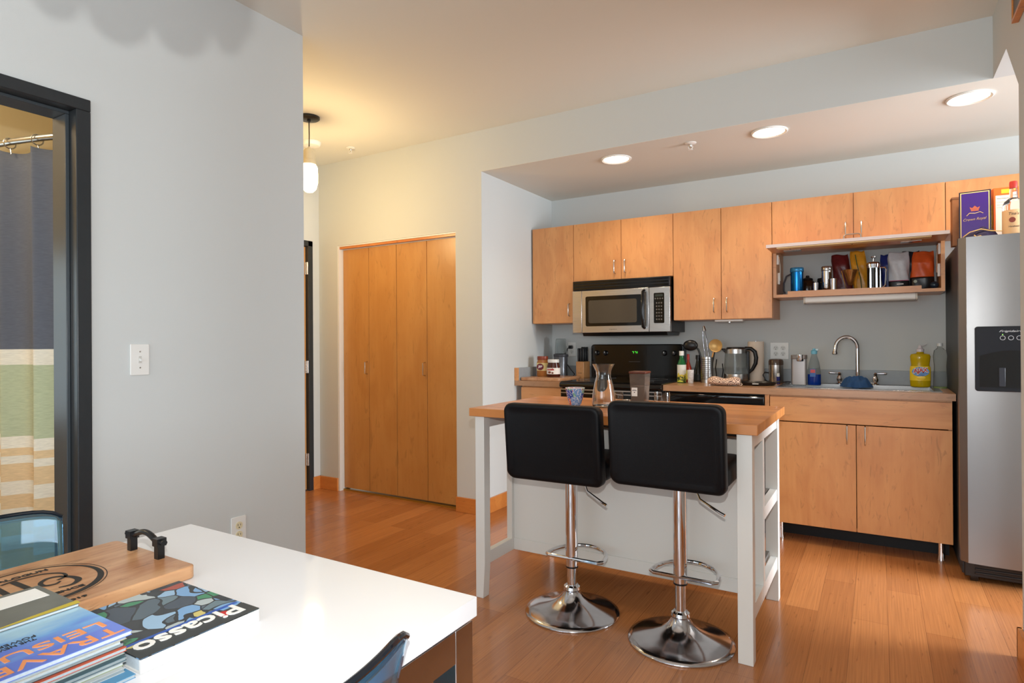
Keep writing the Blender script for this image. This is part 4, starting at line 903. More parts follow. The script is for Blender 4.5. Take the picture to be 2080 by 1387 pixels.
obj('brand_mark', MB().box(-.018, .018, -.0605, -.060, .043, .0455), M_ink, t)
for x in (-.020, 0, .020):
    for y in (-.035, 0, .035):
        h = .105 + .01*(y > 0)
        obj('knife_handle', MB().box(x-.0075, x+.0075, y-.011, y+.011, .134, .134+h), M_black, t, bevel=.004)

# ================================================================== right counter, left group
def bottle(name, label, cat, x, y, z, prof, mat, capprof, capmat, seg=28, sy=1, sx=1):
    t = thing(name, label, cat, (x, y, z))
    obj('bottle_body', MB().lathe(prof, seg=seg, sx=sx, sy=sy), mat, t)
    obj('cap', MB().lathe(capprof, seg=20), capmat, t)
    return t
t = bottle('sauce_bottle', 'green glass bottle with white cap and leafy label at the counter end', 'bottle', -1.180, 4.25, KZ, [(.001, .0005), (.028, .0005), (.030, .004), (.030, .128), (.020, .155), (.0145, .17), (.0145, .197), (.001, .197)], pm('dark_green_glass', (20, 92, 46), .08), [(.0165, .190), (.0165, .221), (.001, .221)], M_white)
m, nt, b = newmat('leaf_label'); N = nt.nodes.new; L = nt.links.new
tc = N('ShaderNodeTexCoord'); sp = N('ShaderNodeSeparateXYZ'); L(tc.outputs['Object'], sp.inputs[0]); nz = N('ShaderNodeTexNoise'); nz.inputs['Scale'].default_value = 55; L(tc.outputs['Object'], nz.inputs['Vector'])
ad = N('ShaderNodeMath'); ad.operation = 'MULTIPLY_ADD'; ad.inputs[1].default_value = .09; L(nz.outputs['Fac'], ad.inputs[0]); L(sp.outputs['Z'], ad.inputs[2])
rp = N('ShaderNodeValToRGB'); L(ad.outputs[0], rp.inputs[0]); rp.color_ramp.interpolation = 'CONSTANT'; el = rp.color_ramp.elements; el[0].color = lin((196, 206, 70)); el[1].position = .064; el[1].color = lin((40, 66, 34)); e = el.new(.082); e.color = lin((214, 196, 70)); e = el.new(.098); e.color = lin((222, 222, 214))
L(rp.outputs[0], b.inputs['Base Color'])
obj('label', MB().lathe([(.0306, .006), (.0306, .126), (.0302, .126), (.0302, .006)], seg=28, closed=True), m, t)
t = bottle('hot_sauce', 'slim hot sauce bottle with red cap behind the green bottle', 'bottle', -1.158, 4.34, KZ, [(.001, .0005), (.021, .0005), (.022, .004), (.022, .10), (.010, .14), (.008, .165), (.001, .165)], pm('red_sauce', (140, 36, 16), .12), [(.010, .160), (.009, .198), (.001, .198)], pm('red_cap', (170, 40, 30), .4))
obj('label', MB().lathe([(.0226, .02), (.0226, .085), (.0222, .085), (.0222, .02)], seg=24, closed=True), pm('yellow_label', (226, 190, 60), .5, noise=.3, nscale=60), t)
t = thing('paper_cup', 'small white patterned cup in front of the hot sauce', 'cup', (-1.108, 4.21, KZ))
obj('cup', MB().lathe([(.001, .0005), (.016, .0005), (.018, .004), (.022, .090), (.0205, .090), (.0165, .006), (.001, .004)], seg=26), pm('cup_pattern', (226, 218, 208), .5, noise=.35, nscale=70), t)
obj('rim', MB().lathe([(.0225, .088), (.0225, .092), (.0203, .092), (.0203, .088)], seg=26, closed=True), M_white, t)
t = bottle('oil_bottle', 'dark squat sauce bottle with black cap beside the utensil holder', 'bottle', -1.110, 4.43, KZ, [(.001, .0005), (.034, .0005), (.036, .005), (.036, .06), (.020, .12), (.015, .15), (.015, .165), (.001, .165)], pm('dark_olive_glass', (46, 44, 34), .1, trans=.3), [(.018, .160), (.018, .190), (.001, .190)], M_black)
obj('label', MB().lathe([(.0366, .012), (.0366, .055), (.0362, .055), (.0362, .012)], seg=28, closed=True), pm('black_label', (30, 34, 30), .5), t)
t = thing('utensil_holder', 'perforated steel utensil holder on the right counter', 'utensil holder', (-1.029, 4.34, KZ))
obj('cylinder', MB().lathe([(.001, .0005), (.042, .0005), (.042, .178), (.0405, .178), (.0405, .003), (.001, .003)], seg=36), M_steel, t)
m = MB()
for i in range(9):
    for j in range(11):
        a = -PI/2+(i-4)*.17
        cx_, cy_ = .0424*math.cos(a), .0424*math.sin(a); zz = .028+j*.0135
        dx, dy = -math.sin(a)*.0026, math.cos(a)*.0026
        m.add([(cx_-dx, cy_-dy, zz-.003), (cx_+dx, cy_+dy, zz-.003), (cx_+dx, cy_+dy, zz+.003), (cx_-dx, cy_-dy, zz+.003)], [(0, 1, 2, 3)])
h = obj('perforations', m, M_ink, t, smooth=False); h['kind'] = 'stuff'
t = thing('ladle', 'black nylon ladle leaning left in the utensil holder', 'ladle', (-1.052, 4.325, KZ+.01))
obj('handle', MB().tube([(.005, .01, .0), (-.010, .0, .12), (-.018, -.005, .19), (-.030, -.006, .222), (-.046, -.008, .240)], .006, 10), M_black, t)
obj('bowl', MB().ball((-.083, -.010, .250), .052, (1, .42, .74)), M_black, t)
t = thing('tongs', 'tall steel tongs standing in the utensil holder', 'tongs', (-1.036, 4.352, KZ+.01))
for s in (-1, 1):
    obj('arm', MB().tube([(.014+s*.010, 0, .01), (.008+s*.013, 0, .16), (-.006+s*.012, 0, .28), (-.016+s*.006, 0, .365)], .008, 10, rs=[.006, .009, .010, .006], flat=.4), M_chromed, t)
obj('hinge_cap', MB().tube([(-.010, 0, .350), (-.018, 0, .385)], .012, 14, rs=[.013, .008]), M_chromed, t)
t = thing('skimmer', 'round gold-coloured wire skimmer in the utensil holder', 'skimmer', (-1.020, 4.345, KZ+.012))
obj('handle', MB().tube([(-.0, 0, .01), (.020, 0, .14), (.034, 0, .20)], .005, 8), pm('bamboo_handle', (200, 150, 90), .5), t)
obj('mesh_bowl', MB().lathe([(.001, .014), (.02, .012), (.038, .004), (.044, 0), (.046, .002), (.040, .006), (.02, .0145), (.001, .0165)], (.050, -.004, .245), 30, axis='Y'), pm('brass_mesh', (196, 154, 96), .4, .4, noise=.35, nscale=400), t)
t = thing('spatula', 'dark-handled slotted spatula in the utensil holder behind the kettle', 'spatula', (-1.005, 4.36, KZ+.01))
obj('handle', MB().tube([(-.01, 0, .01), (.012, 0, .14), (.024, 0, .21)], .0055, 8), M_black, t)
obj('blade', MB().box(.012, .050, -.002, .001, .205, .270), M_nickel, t, bevel=.002)

# kettle
t = thing('kettle', 'glass electric kettle with steel rim and black handle on the right counter', 'kettle', (-.845, 4.40, KZ))
obj('power_base', MB().lathe([(.001, .0005), (.084, .0005), (.086, .010), (.080, .018), (.001, .018)], seg=36), M_black, t)
obj('steel_base', MB().lathe([(.001, .019), (.082, .019), (.083, .024), (.082, .062), (.001, .062)], seg=36), M_steel, t)
obj('glass_wall', MB().lathe([(.0815, .062), (.081, .10), (.073, .205), (.071, .205), (.079, .10), (.0795, .062)], seg=40, closed=True), pm('kettle_glass', (215, 222, 224), .03, trans=.9, ior=1.25), t)
obj('water', MB().lathe([(.001, .063), (.079, .063), (.0775, .112), (.001, .112)], seg=36), M_water, t)
obj('steel_rim', MB().lathe([(.0735, .203), (.0735, .232), (.070, .236), (.001, .236), (.001, .203)], seg=36), M_steel, t)
obj('lid', MB().lathe([(.066, .236), (.060, .246), (.001, .248), (.001, .236)], seg=32), M_black, t)
obj('spout', MB().prism([(-.070, .205), (-.100, .236), (-.070, .238)], 'Y', -.018, .018), M_black, t, bevel=.004)
obj('handle', MB().tube([(.058, 0, .238), (.098, 0, .236), (.122, 0, .215), (.130, 0, .175), (.126, 0, .135), (.106, 0, .095), (.080, 0, .070)], .012, 12, rs=[.012, .013, .014, .014, .013, .011, .010]), M_black, t)
obj('handle_strut', MB().box(.070, .088, -.016, .016, .02, .22), M_black, t, bevel=.005)
t = thing('earphone_cord', 'thin black cable looped on the counter left of the kettle', 'cord', (-.97, 4.46, KZ))
obj('cable', MB().tube([(-.985, 4.44, KZ+.16), (-.995, 4.45, KZ+.10), (-.99, 4.46, KZ+.04), (-.975, 4.47, KZ+.006), (-.955, 4.47, KZ+.03), (-.945, 4.46, KZ+.08), (-.950, 4.46, KZ+.13)], .0035, 8), M_black, t, world=True)
t = thing('paper_towel_roll', 'upright white paper towel roll against the kitchen wall', 'paper towel', (-.735, 4.515, KZ))
obj('roll', MB().lathe([(.018, .008), (.052, .008), (.0535, .012), (.0535, .280), (.052, .284), (.018, .284)], seg=40, closed=True), pm('paper_white', (230, 214, 196), .85, bump=.3, bscale=120), t)
obj('holder', MB().lathe([(.001, .0005), (.058, .0005), (.058, .006), (.001, .0075)], seg=32).cyl((0, 0, .006), (0, 0, .288), .006), M_chromed, t)
t = thing('pot_holder', 'folded cream fabric pouch with brown wavy pattern on the counter edge', 'pot holder', (-.860, 4.13, KZ))
m, nt, b = newmat('wave_cloth'); N = nt.nodes.new; L = nt.links.new
tc = N('ShaderNodeTexCoord'); v = N('ShaderNodeTexVoronoi'); v.inputs['Scale'].default_value = 24; v.inputs['Randomness'].default_value = .25; L(tc.outputs['Object'], v.inputs['Vector'])
w = N('ShaderNodeMath'); w.operation = 'SINE'; ml = N('ShaderNodeMath'); ml.operation = 'MULTIPLY'; ml.inputs[1].default_value = 26; L(v.outputs['Distance'], ml.inputs[0]); L(ml.outputs[0], w.inputs[0])
g = N('ShaderNodeMath'); g.operation = 'GREATER_THAN'; g.inputs[1].default_value = .35; L(w.outputs[0], g.inputs[0]); mx = N('ShaderNodeMix'); mx.data_type = 'RGBA'; mx.inputs[6].default_value = lin((226, 196, 172)); mx.inputs[7].default_value = lin((92, 66, 64)); L(g.outputs[0], mx.inputs[0]); L(mx.outputs[2], b.inputs['Base Color']); b.inputs['Roughness'].default_value = .9
def pouch(u, v):
    a = 2*PI*u; s = math.sin(PI*v); x = -.103+.206*v
    return (x, -.04+.055*math.cos(a)*(.35+.65*s**.4), .026+.0255*math.sin(a)*(.45+.55*s**.5)+(.008*math.sin(9*v)+.004)*max(0, math.sin(a)))
obj('cloth', MB().grid(pouch, 24, 30, wrap=True), m, t)
obj('hanging_loop', MB().tube([(.098, -.04, .020), (.112, -.045, .012), (.108, -.06, .006), (.096, -.055, .008)], .003, 6), pm('cloth_tape', (200, 176, 156), .9), t)
t = thing('griddle', 'flat black griddle pan lying on the counter with a white tag', 'pan', (-.690, 4.235, KZ))
obj('pan', MB().lathe([(.001, .0005), (.105, .0005), (.118, .006), (.124, .020), (.121, .020), (.112, .010), (.001, .008)], seg=40, sy=.75), M_black, t)
obj('handle', MB().tube([(.115, 0, .018), (.130, .01, .024), (.140, .02, .026)], .008, 10, flat=.6), M_black, t)
obj('tag', MB().box(-.005, .032, -.112, -.092, .012, .016), M_white, t)
t = thing('coffee_grinder', 'round stainless coffee grinder under the double outlet', 'coffee grinder', (-.600, 4.47, KZ))
obj('body', MB().lathe([(.001, .0005), (.044, .0005), (.046, .005), (.046, .125), (.001, .125)], seg=36), M_steel, t)
obj('cover', MB().lathe([(.001, .1255), (.047, .1255), (.047, .150), (.042, .162), (.03, .166), (.001, .167)], seg=36), pm('smoke_brown', (84, 66, 56), .15), t)
obj('cable', MB().tube([(-.045, .0, .07), (-.07, -.01, .075), (-.082, -.01, .055), (-.065, -.01, .02), (-.03, -.045, .006)], .0035, 8), M_black, t)
obj('cable', MB().tube([(.03, .02, .006), (.07, .03, .012), (.11, .04, .004)], .003, 8), M_black, t)
t = bottle('vial', 'tiny blue bottle with white cap in front of the coffee grinder', 'bottle', -.575, 4.385, KZ, [(.001, .0005), (.010, .0005), (.011, .003), (.011, .05), (.001, .05)], pm('vial_blue', (40, 44, 110), .2), [(.009, .05), (.009, .072), (.001, .072)], M_white, seg=18)
t = thing('soap_dispenser', 'squarish grey automatic soap dispenser left of the sink', 'soap dispenser', (-.447, 4.385, KZ+.005))
obj('body', MB().prism(rr(-.043, .043, -.03, .03, .010), 'Z', -.0045, .165), pm('grey_silver', (168, 162, 160), .35, .3), t, bevel=.002)
obj('side_panel', MB().box(-.047, -.043, -.028, .028, 0, .188), pm('dark_taupe', (92, 84, 80), .4), t)
obj('head', MB().prism(rr(-.046, .046, -.052, .032, .012), 'Z', .165, .190), pm('taupe', (120, 108, 100), .35), t, bevel=.002)
obj('nozzle', MB().lathe([(.020, .150), (.022, .155), (.022, .192), (.001, .193), (.001, .150)], (.008, -.038, 0), 24), M_chrome, t)
t = bottle('dish_spray', 'clear spray bottle with blue liquid and pale blue cap left of the faucet', 'bottle', -.360, 4.39, KZ+.005, [(.001, -.0045), (.036, -.0045), (.038, .004), (.038, .085), (.030, .14), (.016, .190), (.016, .198), (.001, .198)], pm('bottle_clear', (206, 216, 218), .06, trans=.8, ior=1.2), [(.018, .196), (.019, .216), (.010, .224), (.010, .232), (.001, .232)], pm('cap_blue', (120, 190, 214), .35), sy=.7)
obj('blue_liquid', MB().lathe([(.0385, -.003), (.0390, .006), (.0388, .065), (.001, .065), (.001, -.004)], seg=28, sy=.7), pm('blue_liquid', (16, 52, 140), .1), t)
lb = obj('label', MB().box(-.022, .010, -.0285, -.0275, .050, .100), pm('label_blue', (44, 96, 170), .4), t)
obj('label_panel', MB().box(-.020, .008, -.0290, -.0285, .075, .096), pm('label_red', (206, 70, 60), .4), lb)
obj('spray_tip', MB().box(-.010, .026, -.006, .006, .218, .230), pm('tip_white', (190, 216, 224), .4), t, bevel=.002)

# right end of the counter
def soap(u, v):
    return None
t = thing('dish_soap', 'yellow squeeze bottle of lemon dish soap at the right end of the counter', 'bottle', (.212, 4.40, rimz))
m = MB(); prof = [(.042, .0005), (.050, .006), (.052, .03), (.052, .10), (.046, .135), (.050, .165), (.052, .185), (.046, .198), (.020, .204), (.016, .212)]
m.lathe([(.001, .0005)]+prof+[(.001, .213)], seg=36, sy=.62)
obj('bottle_body', m, pm('yellow_soap', (222, 190, 20), .12, trans=.35, ior=1.3), t)
obj('cap', MB().lathe([(.020, .212), (.020, .228), (.012, .234), (.008, .250), (.001, .252)], seg=22), pm('cap_lilac', (206, 200, 206), .3), t)
obj('spout_flap', MB().tube([(.004, 0, .246), (.022, 0, .252), (.034, 0, .260)], .0055, 8, flat=.5), pm('cap_lilac', (206, 200, 206), .3), t)
lb = obj('label', MB().lathe([(.0532, .040), (.0532, .108), (.0505, .126), (.0500, .126), (.0526, .108), (.0526, .040)], seg=36, closed=True, sy=.62), pm('label_multi', (240, 204, 40), .35), t)
obj('label_burst', MB().lathe([(.044, 0), (.044, -.0015), (.001, -.0015)], (0, -.0330, .094), 14, axis='Y', sy=.66), pm('burst_teal', (70, 110, 160), .4, noise=.6, nscale=70), lb)
obj('label_lemon', MB().ball((.004, -.0325, .058), .018, (1.3, .15, .75)), pm('lemon', (250, 210, 60), .4), lb)
text('lettering_outline', 'AJAX', .03, M_whiteink, lb, (.212, 4.40-.0351, rimz+.098), (1, 0, .10), (-.10, 0, 1), width=.080, height=.040, bold=.003)
text('lettering', 'AJAX', .03, M_red, lb, (.212, 4.40-.0355, rimz+.098), (1, 0, .10), (-.10, 0, 1), width=.074, height=.034, bold=.0012)
t = bottle('clear_bottle', 'tall empty clear plastic bottle beside the refrigerator', 'bottle', .310, 4.40, KZ, [(.001, .0005), (.030, .0005), (.034, .006), (.034, .06), (.030, .13), (.035, .19), (.030, .225), (.013, .24), (.013, .256), (.001, .256)], pm('clear_bottle_plastic', (225, 230, 230), .03, trans=.95, ior=1.09), [(.015, .250), (.015, .268), (.001, .268)], pm('cap_clear', (200, 204, 204), .3))
obj('base_ring', MB().lathe([(.0345, .002), (.0348, .010), (.0340, .010), (.0335, .002)], seg=28, closed=True), pm('green_tint', (120, 140, 80), .2), t)
t = thing('dish_cloth', 'crumpled navy blue dish cloth draped over the middle of the sink', 'cloth', (-.118, 4.235, rimz))
def cl(u, v):
    a = 2*PI*u; r = v; wob = 1+.10*math.sin(5*a)+.06*math.sin(9*a+1)
    x = .082*r*math.cos(a)*wob; y = .075*r*math.sin(a)*wob
    h = .058*(1-r**3.4)+.0015+.018*math.sin(11*r+2*a+1)*(1-r)*r*2+.012*math.sin(5*a+6*r)*r*(1-r*.9)+.006*math.sin(13*a+9*r)*r*(1-r)*2
    return (x, y, max(.001, h))
obj('fabric', MB().grid(cl, 60, 14, wrap=True), pm('navy_cloth', (26, 62, 104), .9, noise=.2, nscale=300, bump=.4, bscale=500), t)

# ================================================================== in the open shelf
SZ = 1.503
t = thing('travel_mug', 'metallic blue travel mug with grey handle, leftmost on the open shelf', 'mug', (-.455, 4.36, SZ))
obj('mug_body', MB().lathe([(.001, .0005), (.036, .0005), (.037, .004), (.038, .148), (.001, .148)], seg=36), pm('metallic_blue', (30, 120, 190), .25, .8), t)
obj('lid', MB().lathe([(.039, .149), (.041, .152), (.041, .172), (.038, .177), (.001, .178), (.001, .149)], seg=36), pm('lid_blue', (60, 140, 190), .3, .4), t)
obj('handle', MB().tube([(-.036, 0, .138), (-.062, -.004, .125), (-.078, -.006, .08), (-.078, -.006, .03), (-.070, -.006, .012)], .008, 10, flat=.7), pm('smoke_handle', (66, 66, 72), .3), t)
t = thing('teapot', 'brown glass teapot behind the blue mug on the open shelf', 'teapot', (-.402, 4.465, SZ))
obj('bowl', MB().lathe([(.001, .0005), (.03, .0005), (.05, .02), (.054, .05), (.045, .085), (.030, .10), (.001, .10)], seg=32), pm('brown_glass', (62, 40, 26), .1, trans=.4), t)
obj('lid', MB().lathe([(.034, .10), (.030, .112), (.012, .120), (.010, .132), (.001, .134), (.001, .10)], seg=28), M_black, t)
t = thing('shot_cup', 'small low steel cup between the mug and the canister', 'cup', (-.343, 4.325, SZ))
obj('cup', MB().lathe([(.001, .0225), (.015, .0225), (.0155, .070), (.0145, .070), (.0140, .026), (.001, .0255)], seg=24), M_chrome, t)
obj('foot', MB().lathe([(.001, .0003), (.012, .0003), (.010, .010), (.012, .0222), (.001, .0222)], seg=24), M_chrome, t)
t = thing('black_pot', 'small black pot with brass wire handle behind the steel canister', 'pot', (-.305, 4.50, SZ))
obj('pot_body', MB().lathe([(.001, .0005), (.04, .0005), (.042, .10), (.040, .10), (.038, .004), (.001, .003)], seg=28), M_black, t)
obj('lid', MB().lathe([(.043, .101), (.040, .112), (.001, .118), (.001, .101)], seg=28), M_black, t)
obj('wire_handle', MB().tube([(-.02, -.042, .085), (.0, -.062, .075), (.03, -.075, .068), (.055, -.075, .064)], .002, 6), M_gold, t)
t = thing('steel_canister', 'tall polished steel canister with a lidded top on the open shelf', 'canister', (-.283, 4.37, SZ))
obj('canister_body', MB().lathe([(.001, .0005), (.028, .0005), (.029, .003), (.029, .145), (.001, .145)], seg=32), M_chrome, t)
obj('lid', MB().lathe([(.030, .146), (.031, .148), (.031, .170), (.028, .175), (.001, .176), (.001, .146)], seg=32), M_steel, t)
t = thing('steel_cup', 'small straight steel cup in front of the canister', 'cup', (-.240, 4.312, SZ))
obj('cup', MB().lathe([(.001, .0225), (.017, .0225), (.018, .090), (.017, .090), (.016, .026), (.001, .0255)], seg=26), M_chrome, t)
obj('foot', MB().lathe([(.001, .0003), (.014, .0003), (.014, .0222), (.001, .0222)], seg=26), M_chrome, t)
def bag(name, label, x, y, w, d, h, body_mat, lean=0, top=.75, low=None, lowh=.3, rz=0, stripe=None, words=None):
    t = thing(name, label, 'bag', (x, y, SZ), rz)
    rn = random.Random(hash(label) % 97 if False else len(label))
    ph = rn.uniform(0, 6)
    def fn(a0, a1):
        def f(u, v):
            vv = a0+(a1-a0)*v; a = 2*PI*u; sq = 2.6
            c, s_ = math.cos(a), math.sin(a); rr_ = 1/((abs(c)**sq+abs(s_)**sq)**(1/sq))
            dd = d*(1-.82*max(0, (vv-top)/(1-top))**1.0) if vv > top else d*(1-.1*vv)
            ww = w*(1+.05*math.sin(5*vv+ph)-.10*max(0, vv-.85)/.15)
            k = 1+.05*math.sin(6*a+9*vv+ph)*min(1, vv*3)+.03*math.sin(13*vv+3*a)
            return (ww/2*c*rr_*k+lean*vv, dd/2*s_*rr_*k, .0006+h*vv+.010*math.sin(3*a+ph)*max(0, vv-.8)*2)
        return f
    split = lowh if low else 0
    m = MB().grid(fn(split, 1), 40, 26, wrap=True)
    obj('pouch', m, body_mat, t, solid=.0012)
    if low: obj('printed_band', MB().grid(fn(0, split), 40, 8, wrap=True), low, t, solid=.0012)
    return t
crumple = dict(bump=.9, bscale=45)
t = bag('coffee_bag', 'dark red crumpled coffee bag leaning left on the open shelf', -.192, 4.475, .100, .06, .255, pm('dark_red_bag', (84, 22, 24), .35, noise=.4, nscale=24, **crumple), lean=-.022, top=.7)
t = bag('coffee_bag', 'yellow coffee bag with a green stripe on the open shelf', -.085, 4.465, .088, .06, .268, pm('yellow_bag', (206, 142, 34), .35, noise=.2, nscale=18, **crumple), lean=-.030, top=.65)
obj('green_stripe', MB().tube([(-.004, -.036, .008), (-.012, -.040, .10), (-.030, -.036, .18), (-.040, -.020, .245)], .009, 6, flat=.3), pm('green_foil', (20, 110, 84), .35), t)
t = thing('coffee_dripper', 'bronze cone coffee dripper on a wire stand on the open shelf', 'coffee dripper', (-.150, 4.355, SZ))
obj('cone', MB().lathe([(.040, .140), (.012, .050), (.010, .046), (.008, .050), (.038, .140)], seg=30, closed=True), pm('bronze', (170, 120, 70), .25, .8), t)
obj('rim', MB().tube([(.041*math.cos(a), .041*math.sin(a), .141) for a in [2*PI*k/24 for k in range(24)]], .0018, 6, loop=True), M_gold, t)
obj('stand', MB().tube([(-.048, 0, .140), (-.030, 0, .05), (-.018, 0, .003), (.018, 0, .003), (.030, 0, .05), (.048, 0, .140)], .002, 6).lathe([(.001, .0005), (.020, .0005), (.020, .004), (.001, .004)], (0, 0, .0), 22), M_gold, t)
t = thing('french_press', 'chrome and glass french press with plunger knob on the open shelf', 'french press', (-.026, 4.385, SZ))
obj('beaker', MB().lathe([(.001, .012), (.034, .012), (.035, .150), (.033, .150), (.032, .014), (.001, .014)], seg=32), pm('press_glass', (90, 80, 66), .05, trans=.7, ior=1.3), t)
obj('frame', MB().lathe([(.001, .0005), (.037, .0005), (.038, .012), (.001, .0118)], seg=32).lathe([(.0375, .148), (.0375, .158), (.0355, .158), (.0355, .148)], seg=32, closed=True), M_chrome, t)
for a in (-2.0, -1.1, .4, 2.2):
    obj('frame_bar', MB().box(.0365*math.cos(a)-.004, .0365*math.cos(a)+.004, .0365*math.sin(a)-.002, .0365*math.sin(a)+.002, .010, .150), M_chrome, t)
obj('lid', MB().lathe([(.040, .159), (.040, .172), (.030, .184), (.008, .188), (.001, .188), (.001, .159)], seg=32), M_chrome, t)
obj('plunger', MB().cyl((0, 0, .186), (0, 0, .214), .002).lathe([(.004, .210), (.014, .214), (.014, .220), (.001, .224)], seg=20), M_chrome, t)
obj('handle', MB().tube([(.036, 0, .150), (.060, 0, .150), (.068, 0, .135), (.066, 0, .10), (.062, 0, .04), (.038, 0, .012)], .005, 8), M_chrome, t)
t = bag('coffee_bag', 'white coffee bag with a dark band at the bottom on the open shelf', .108, 4.425, .108, .07, .240, pm('white_bag', (196, 200, 206), .4, noise=.08, nscale=30, **crumple), lean=-.002, top=.75, low=pm('black_foil', (26, 24, 26), .35), lowh=.26)
obj('pink_line', MB().box(-.050, .048, -.0395, -.0375, .062, .066), pm('magenta', (170, 50, 100), .4), t)
obj('print_line', MB().box(-.012, .022, -.0395, -.0385, .040, .045), M_whiteink, t)
t = bag('coffee_bag', 'dark blue coffee bag half hidden behind the white one', .058, 4.490, .070, .05, .236, pm('blue_bag', (24, 42, 110), .35, noise=.2, nscale=20, **crumple), lean=-.012, top=.7)
t = bag('coffee_bag', 'orange coffee bag with a dark band at the bottom, rightmost on the shelf', .222, 4.425, .112, .07, .232, pm('orange_bag', (206, 86, 34), .4, noise=.15, nscale=20, **crumple), lean=.012, top=.72, low=pm('black_foil', (26, 24, 26), .35), lowh=.34)
obj('round_emblem', MB().lathe([(.009, 0), (.009, -.001), (.001, -.001)], (-.032, -.0385, .054), 18, axis='Y'), pm('emblem_grey', (170, 180, 160), .5), t)
t = bag('coffee_bag', 'black coffee bag tucked between the white and the orange one', .170, 4.515, .10, .05, .250, pm('black_bag', (30, 34, 44), .35, noise=.2, nscale=20, **crumple), top=.7)
t = thing('gadget', 'small dark gadget with a strap at the right end of the open shelf', 'gadget', (.277, 4.33, SZ))
obj('case', MB().ball((.004, 0, .024), .022, (1, .8, .95)), pm('gadget_dark', (30, 46, 60), .25), t)
obj('strap', MB().tube([(-.012, -.005, .012), (-.034, -.008, .010), (-.046, -.004, .006), (-.030, .01, .004)], .005, 8, flat=.5), M_black, t)

# ================================================================== on top of the refrigerator
FZ = 1.7095
t = thing('gift_box', 'purple box with gold border and crown emblem on top of the refrigerator', 'box', (.432, 3.96, FZ), -.10)
pb = obj('box', MB().box(-.066, .066, -.04, .04, .0005, .262), pm('box_dark', (26, 16, 40), .35), t, bevel=.001)
fr = obj('front_panel', MB().box(-.060, .060, -.0412, -.0402, .005, .256), pm('pale_gold', (222, 200, 130), .35), t)
pu = obj('purple_face', MB().box(-.056, .056, -.0418, -.0412, .009, .252), pm('purple', (62, 26, 122), .3), t)
obj('crown_emblem', MB().box(-.016, .016, -.0426, -.0418, .158, .167).prism([(-.018, .168), (-.021, .180), (-.011, .174), (0, .185), (.011, .174), (.021, .180), (.018, .168)], 'Y', -.0426, -.0418), pm('emblem_red', (196, 100, 70), .4), pu)
obj('ribbon_emblem', MB().tube([(-.034, -.0422, .136), (-.022, -.0422, .149), (0, -.0422, .146), (.022, -.0422, .151), (.034, -.0422, .143)], .0018, 6), pm('emblem_gold', (206, 170, 120), .4), pu)
tx = text('lettering', 'Crown Royal', .02, pm('emblem_gold', (206, 170, 120), .4), pu, (0, -.0424, .115), (1, 0, .04), (-.04, 0, 1), width=.096, height=.017, shear=.35, world=False)
t = thing('brown_box', 'flat brown box edge showing behind the purple box', 'box', (.372, 4.07, FZ), .05)
obj('box', MB().box(-.03, .03, -.03, .03, .0005, .250), pm('brown_card', (150, 98, 60), .6, noise=.1), t)
obj('lid', MB().box(-.032, .032, -.032, .032, .2505, .262), pm('brown_card_lid', (130, 84, 54), .6), t)
t = thing('cereal_box', 'orange cereal box with white back panel on top of the refrigerator', 'box', (.535, 4.02, FZ), .10)
obj('box', MB().box(-.028, .075, -.045, .045, .0005, .275), pm('orange_card', (226, 96, 28), .45), t, bevel=.001)
obj('nutrition_panel', MB().box(-.020, .068, -.0458, -.0450, .03, .235), pm('panel_cream', (238, 212, 190), .5), t)
obj('top_badge', MB().box(.004, .050, -.0458, -.0450, .245, .265), pm('badge_yellow', (230, 196, 40), .5), t)
text('lettering', 'REESE', .02, pm('badge_yellow', (230, 196, 40), .5), t, (-.0286, 0.0, .130), (0, 0, 1), (0, 1, 0), width=.13, height=.05, world=False, bold=.001)
obj('print_lines', MB().box(-.016, .064, -.0462, -.0458, .218, .220).box(-.016, .064, -.0462, -.0458, .200, .201).box(-.016, .064, -.0462, -.0458, .186, .187).box(-.016, .064, -.0462, -.0458, .172, .173), M_ink, t)
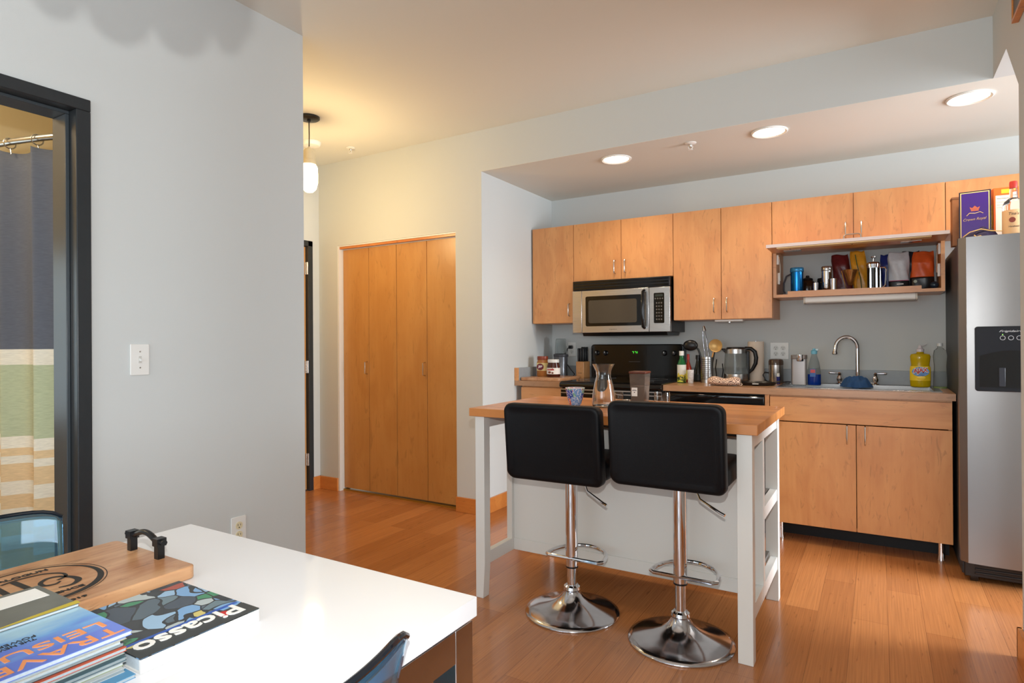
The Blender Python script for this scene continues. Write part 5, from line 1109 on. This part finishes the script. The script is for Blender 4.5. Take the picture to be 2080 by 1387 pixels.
t = bottle('vodka_bottle', 'large clear spirit bottle with red cap and cream label at the refrigerator edge', 'bottle', .572, 3.84, FZ, [(.001, .0005), (.042, .0005), (.045, .006), (.045, .150), (.038, .172), (.018, .190), (.014, .24), (.001, .24)], M_glass, [(.016, .238), (.017, .262), (.015, .272), (.001, .272)], pm('red_cap_seal', (180, 50, 40), .4))
lb = obj('label', MB().lathe([(.0456, .012), (.0456, .128), (.0452, .128), (.0452, .012)], seg=28, closed=True), pm('label_kraft', (222, 178, 130), .55), t)
obj('label_seal', MB().lathe([(.013, 0), (.013, -.0012), (.001, -.0012)], (-.012, -.0450, .078), 20, axis='Y'), pm('seal_brown', (120, 48, 30), .5), lb)
text('lettering', "Tito's", .02, M_ink, lb, (.566, 3.84-.0464, FZ+.108), (1, 0, 0), (0, 0, 1), width=.040, height=.014, shear=.2)
text('lettering', 'Handmade', .02, M_ink, lb, (.568, 3.84-.0464, FZ+.046), (1, 0, 0), (0, 0, 1), width=.046, height=.008, shear=.2)
t = thing('velvet_bag', 'crumpled dark purple velvet bag with gold cord in front of the purple box', 'bag', (.438, 3.835, FZ), .05)
def vb(u, v):
    a = 2*PI*u; r = v; wob = 1+.12*math.sin(4*a+1)+.05*math.sin(9*a)
    x = .072*r*math.cos(a)*wob; y = .040*r*math.sin(a)*wob
    h = (.042+.016*math.cos(a+.5))*(1-r**3)+.001+.006*math.sin(11*r+2*a)*r*(1-r)*3
    return (x, y, max(.0008, h))
obj('fabric', MB().grid(vb, 56, 14, wrap=True), pm('dark_velvet', (26, 14, 52), .7, noise=.3, nscale=60, bump=.4, bscale=200), t)
obj('gold_cord', MB().tube([(-.072, -.018, .012), (-.045, -.030, .034), (0, -.030, .046), (.04, -.030, .034), (.085, -.022, .030)], .0024, 6), pm('cord_gold', (214, 170, 96), .6), t)
obj('gold_knot', MB().tube([(-.030, -.046, .016), (-.022, -.050, .006), (-.005, -.050, .010), (.006, -.048, .003), (-.008, -.052, .003)], .003, 6), pm('cord_gold', (214, 170, 96), .6), t)
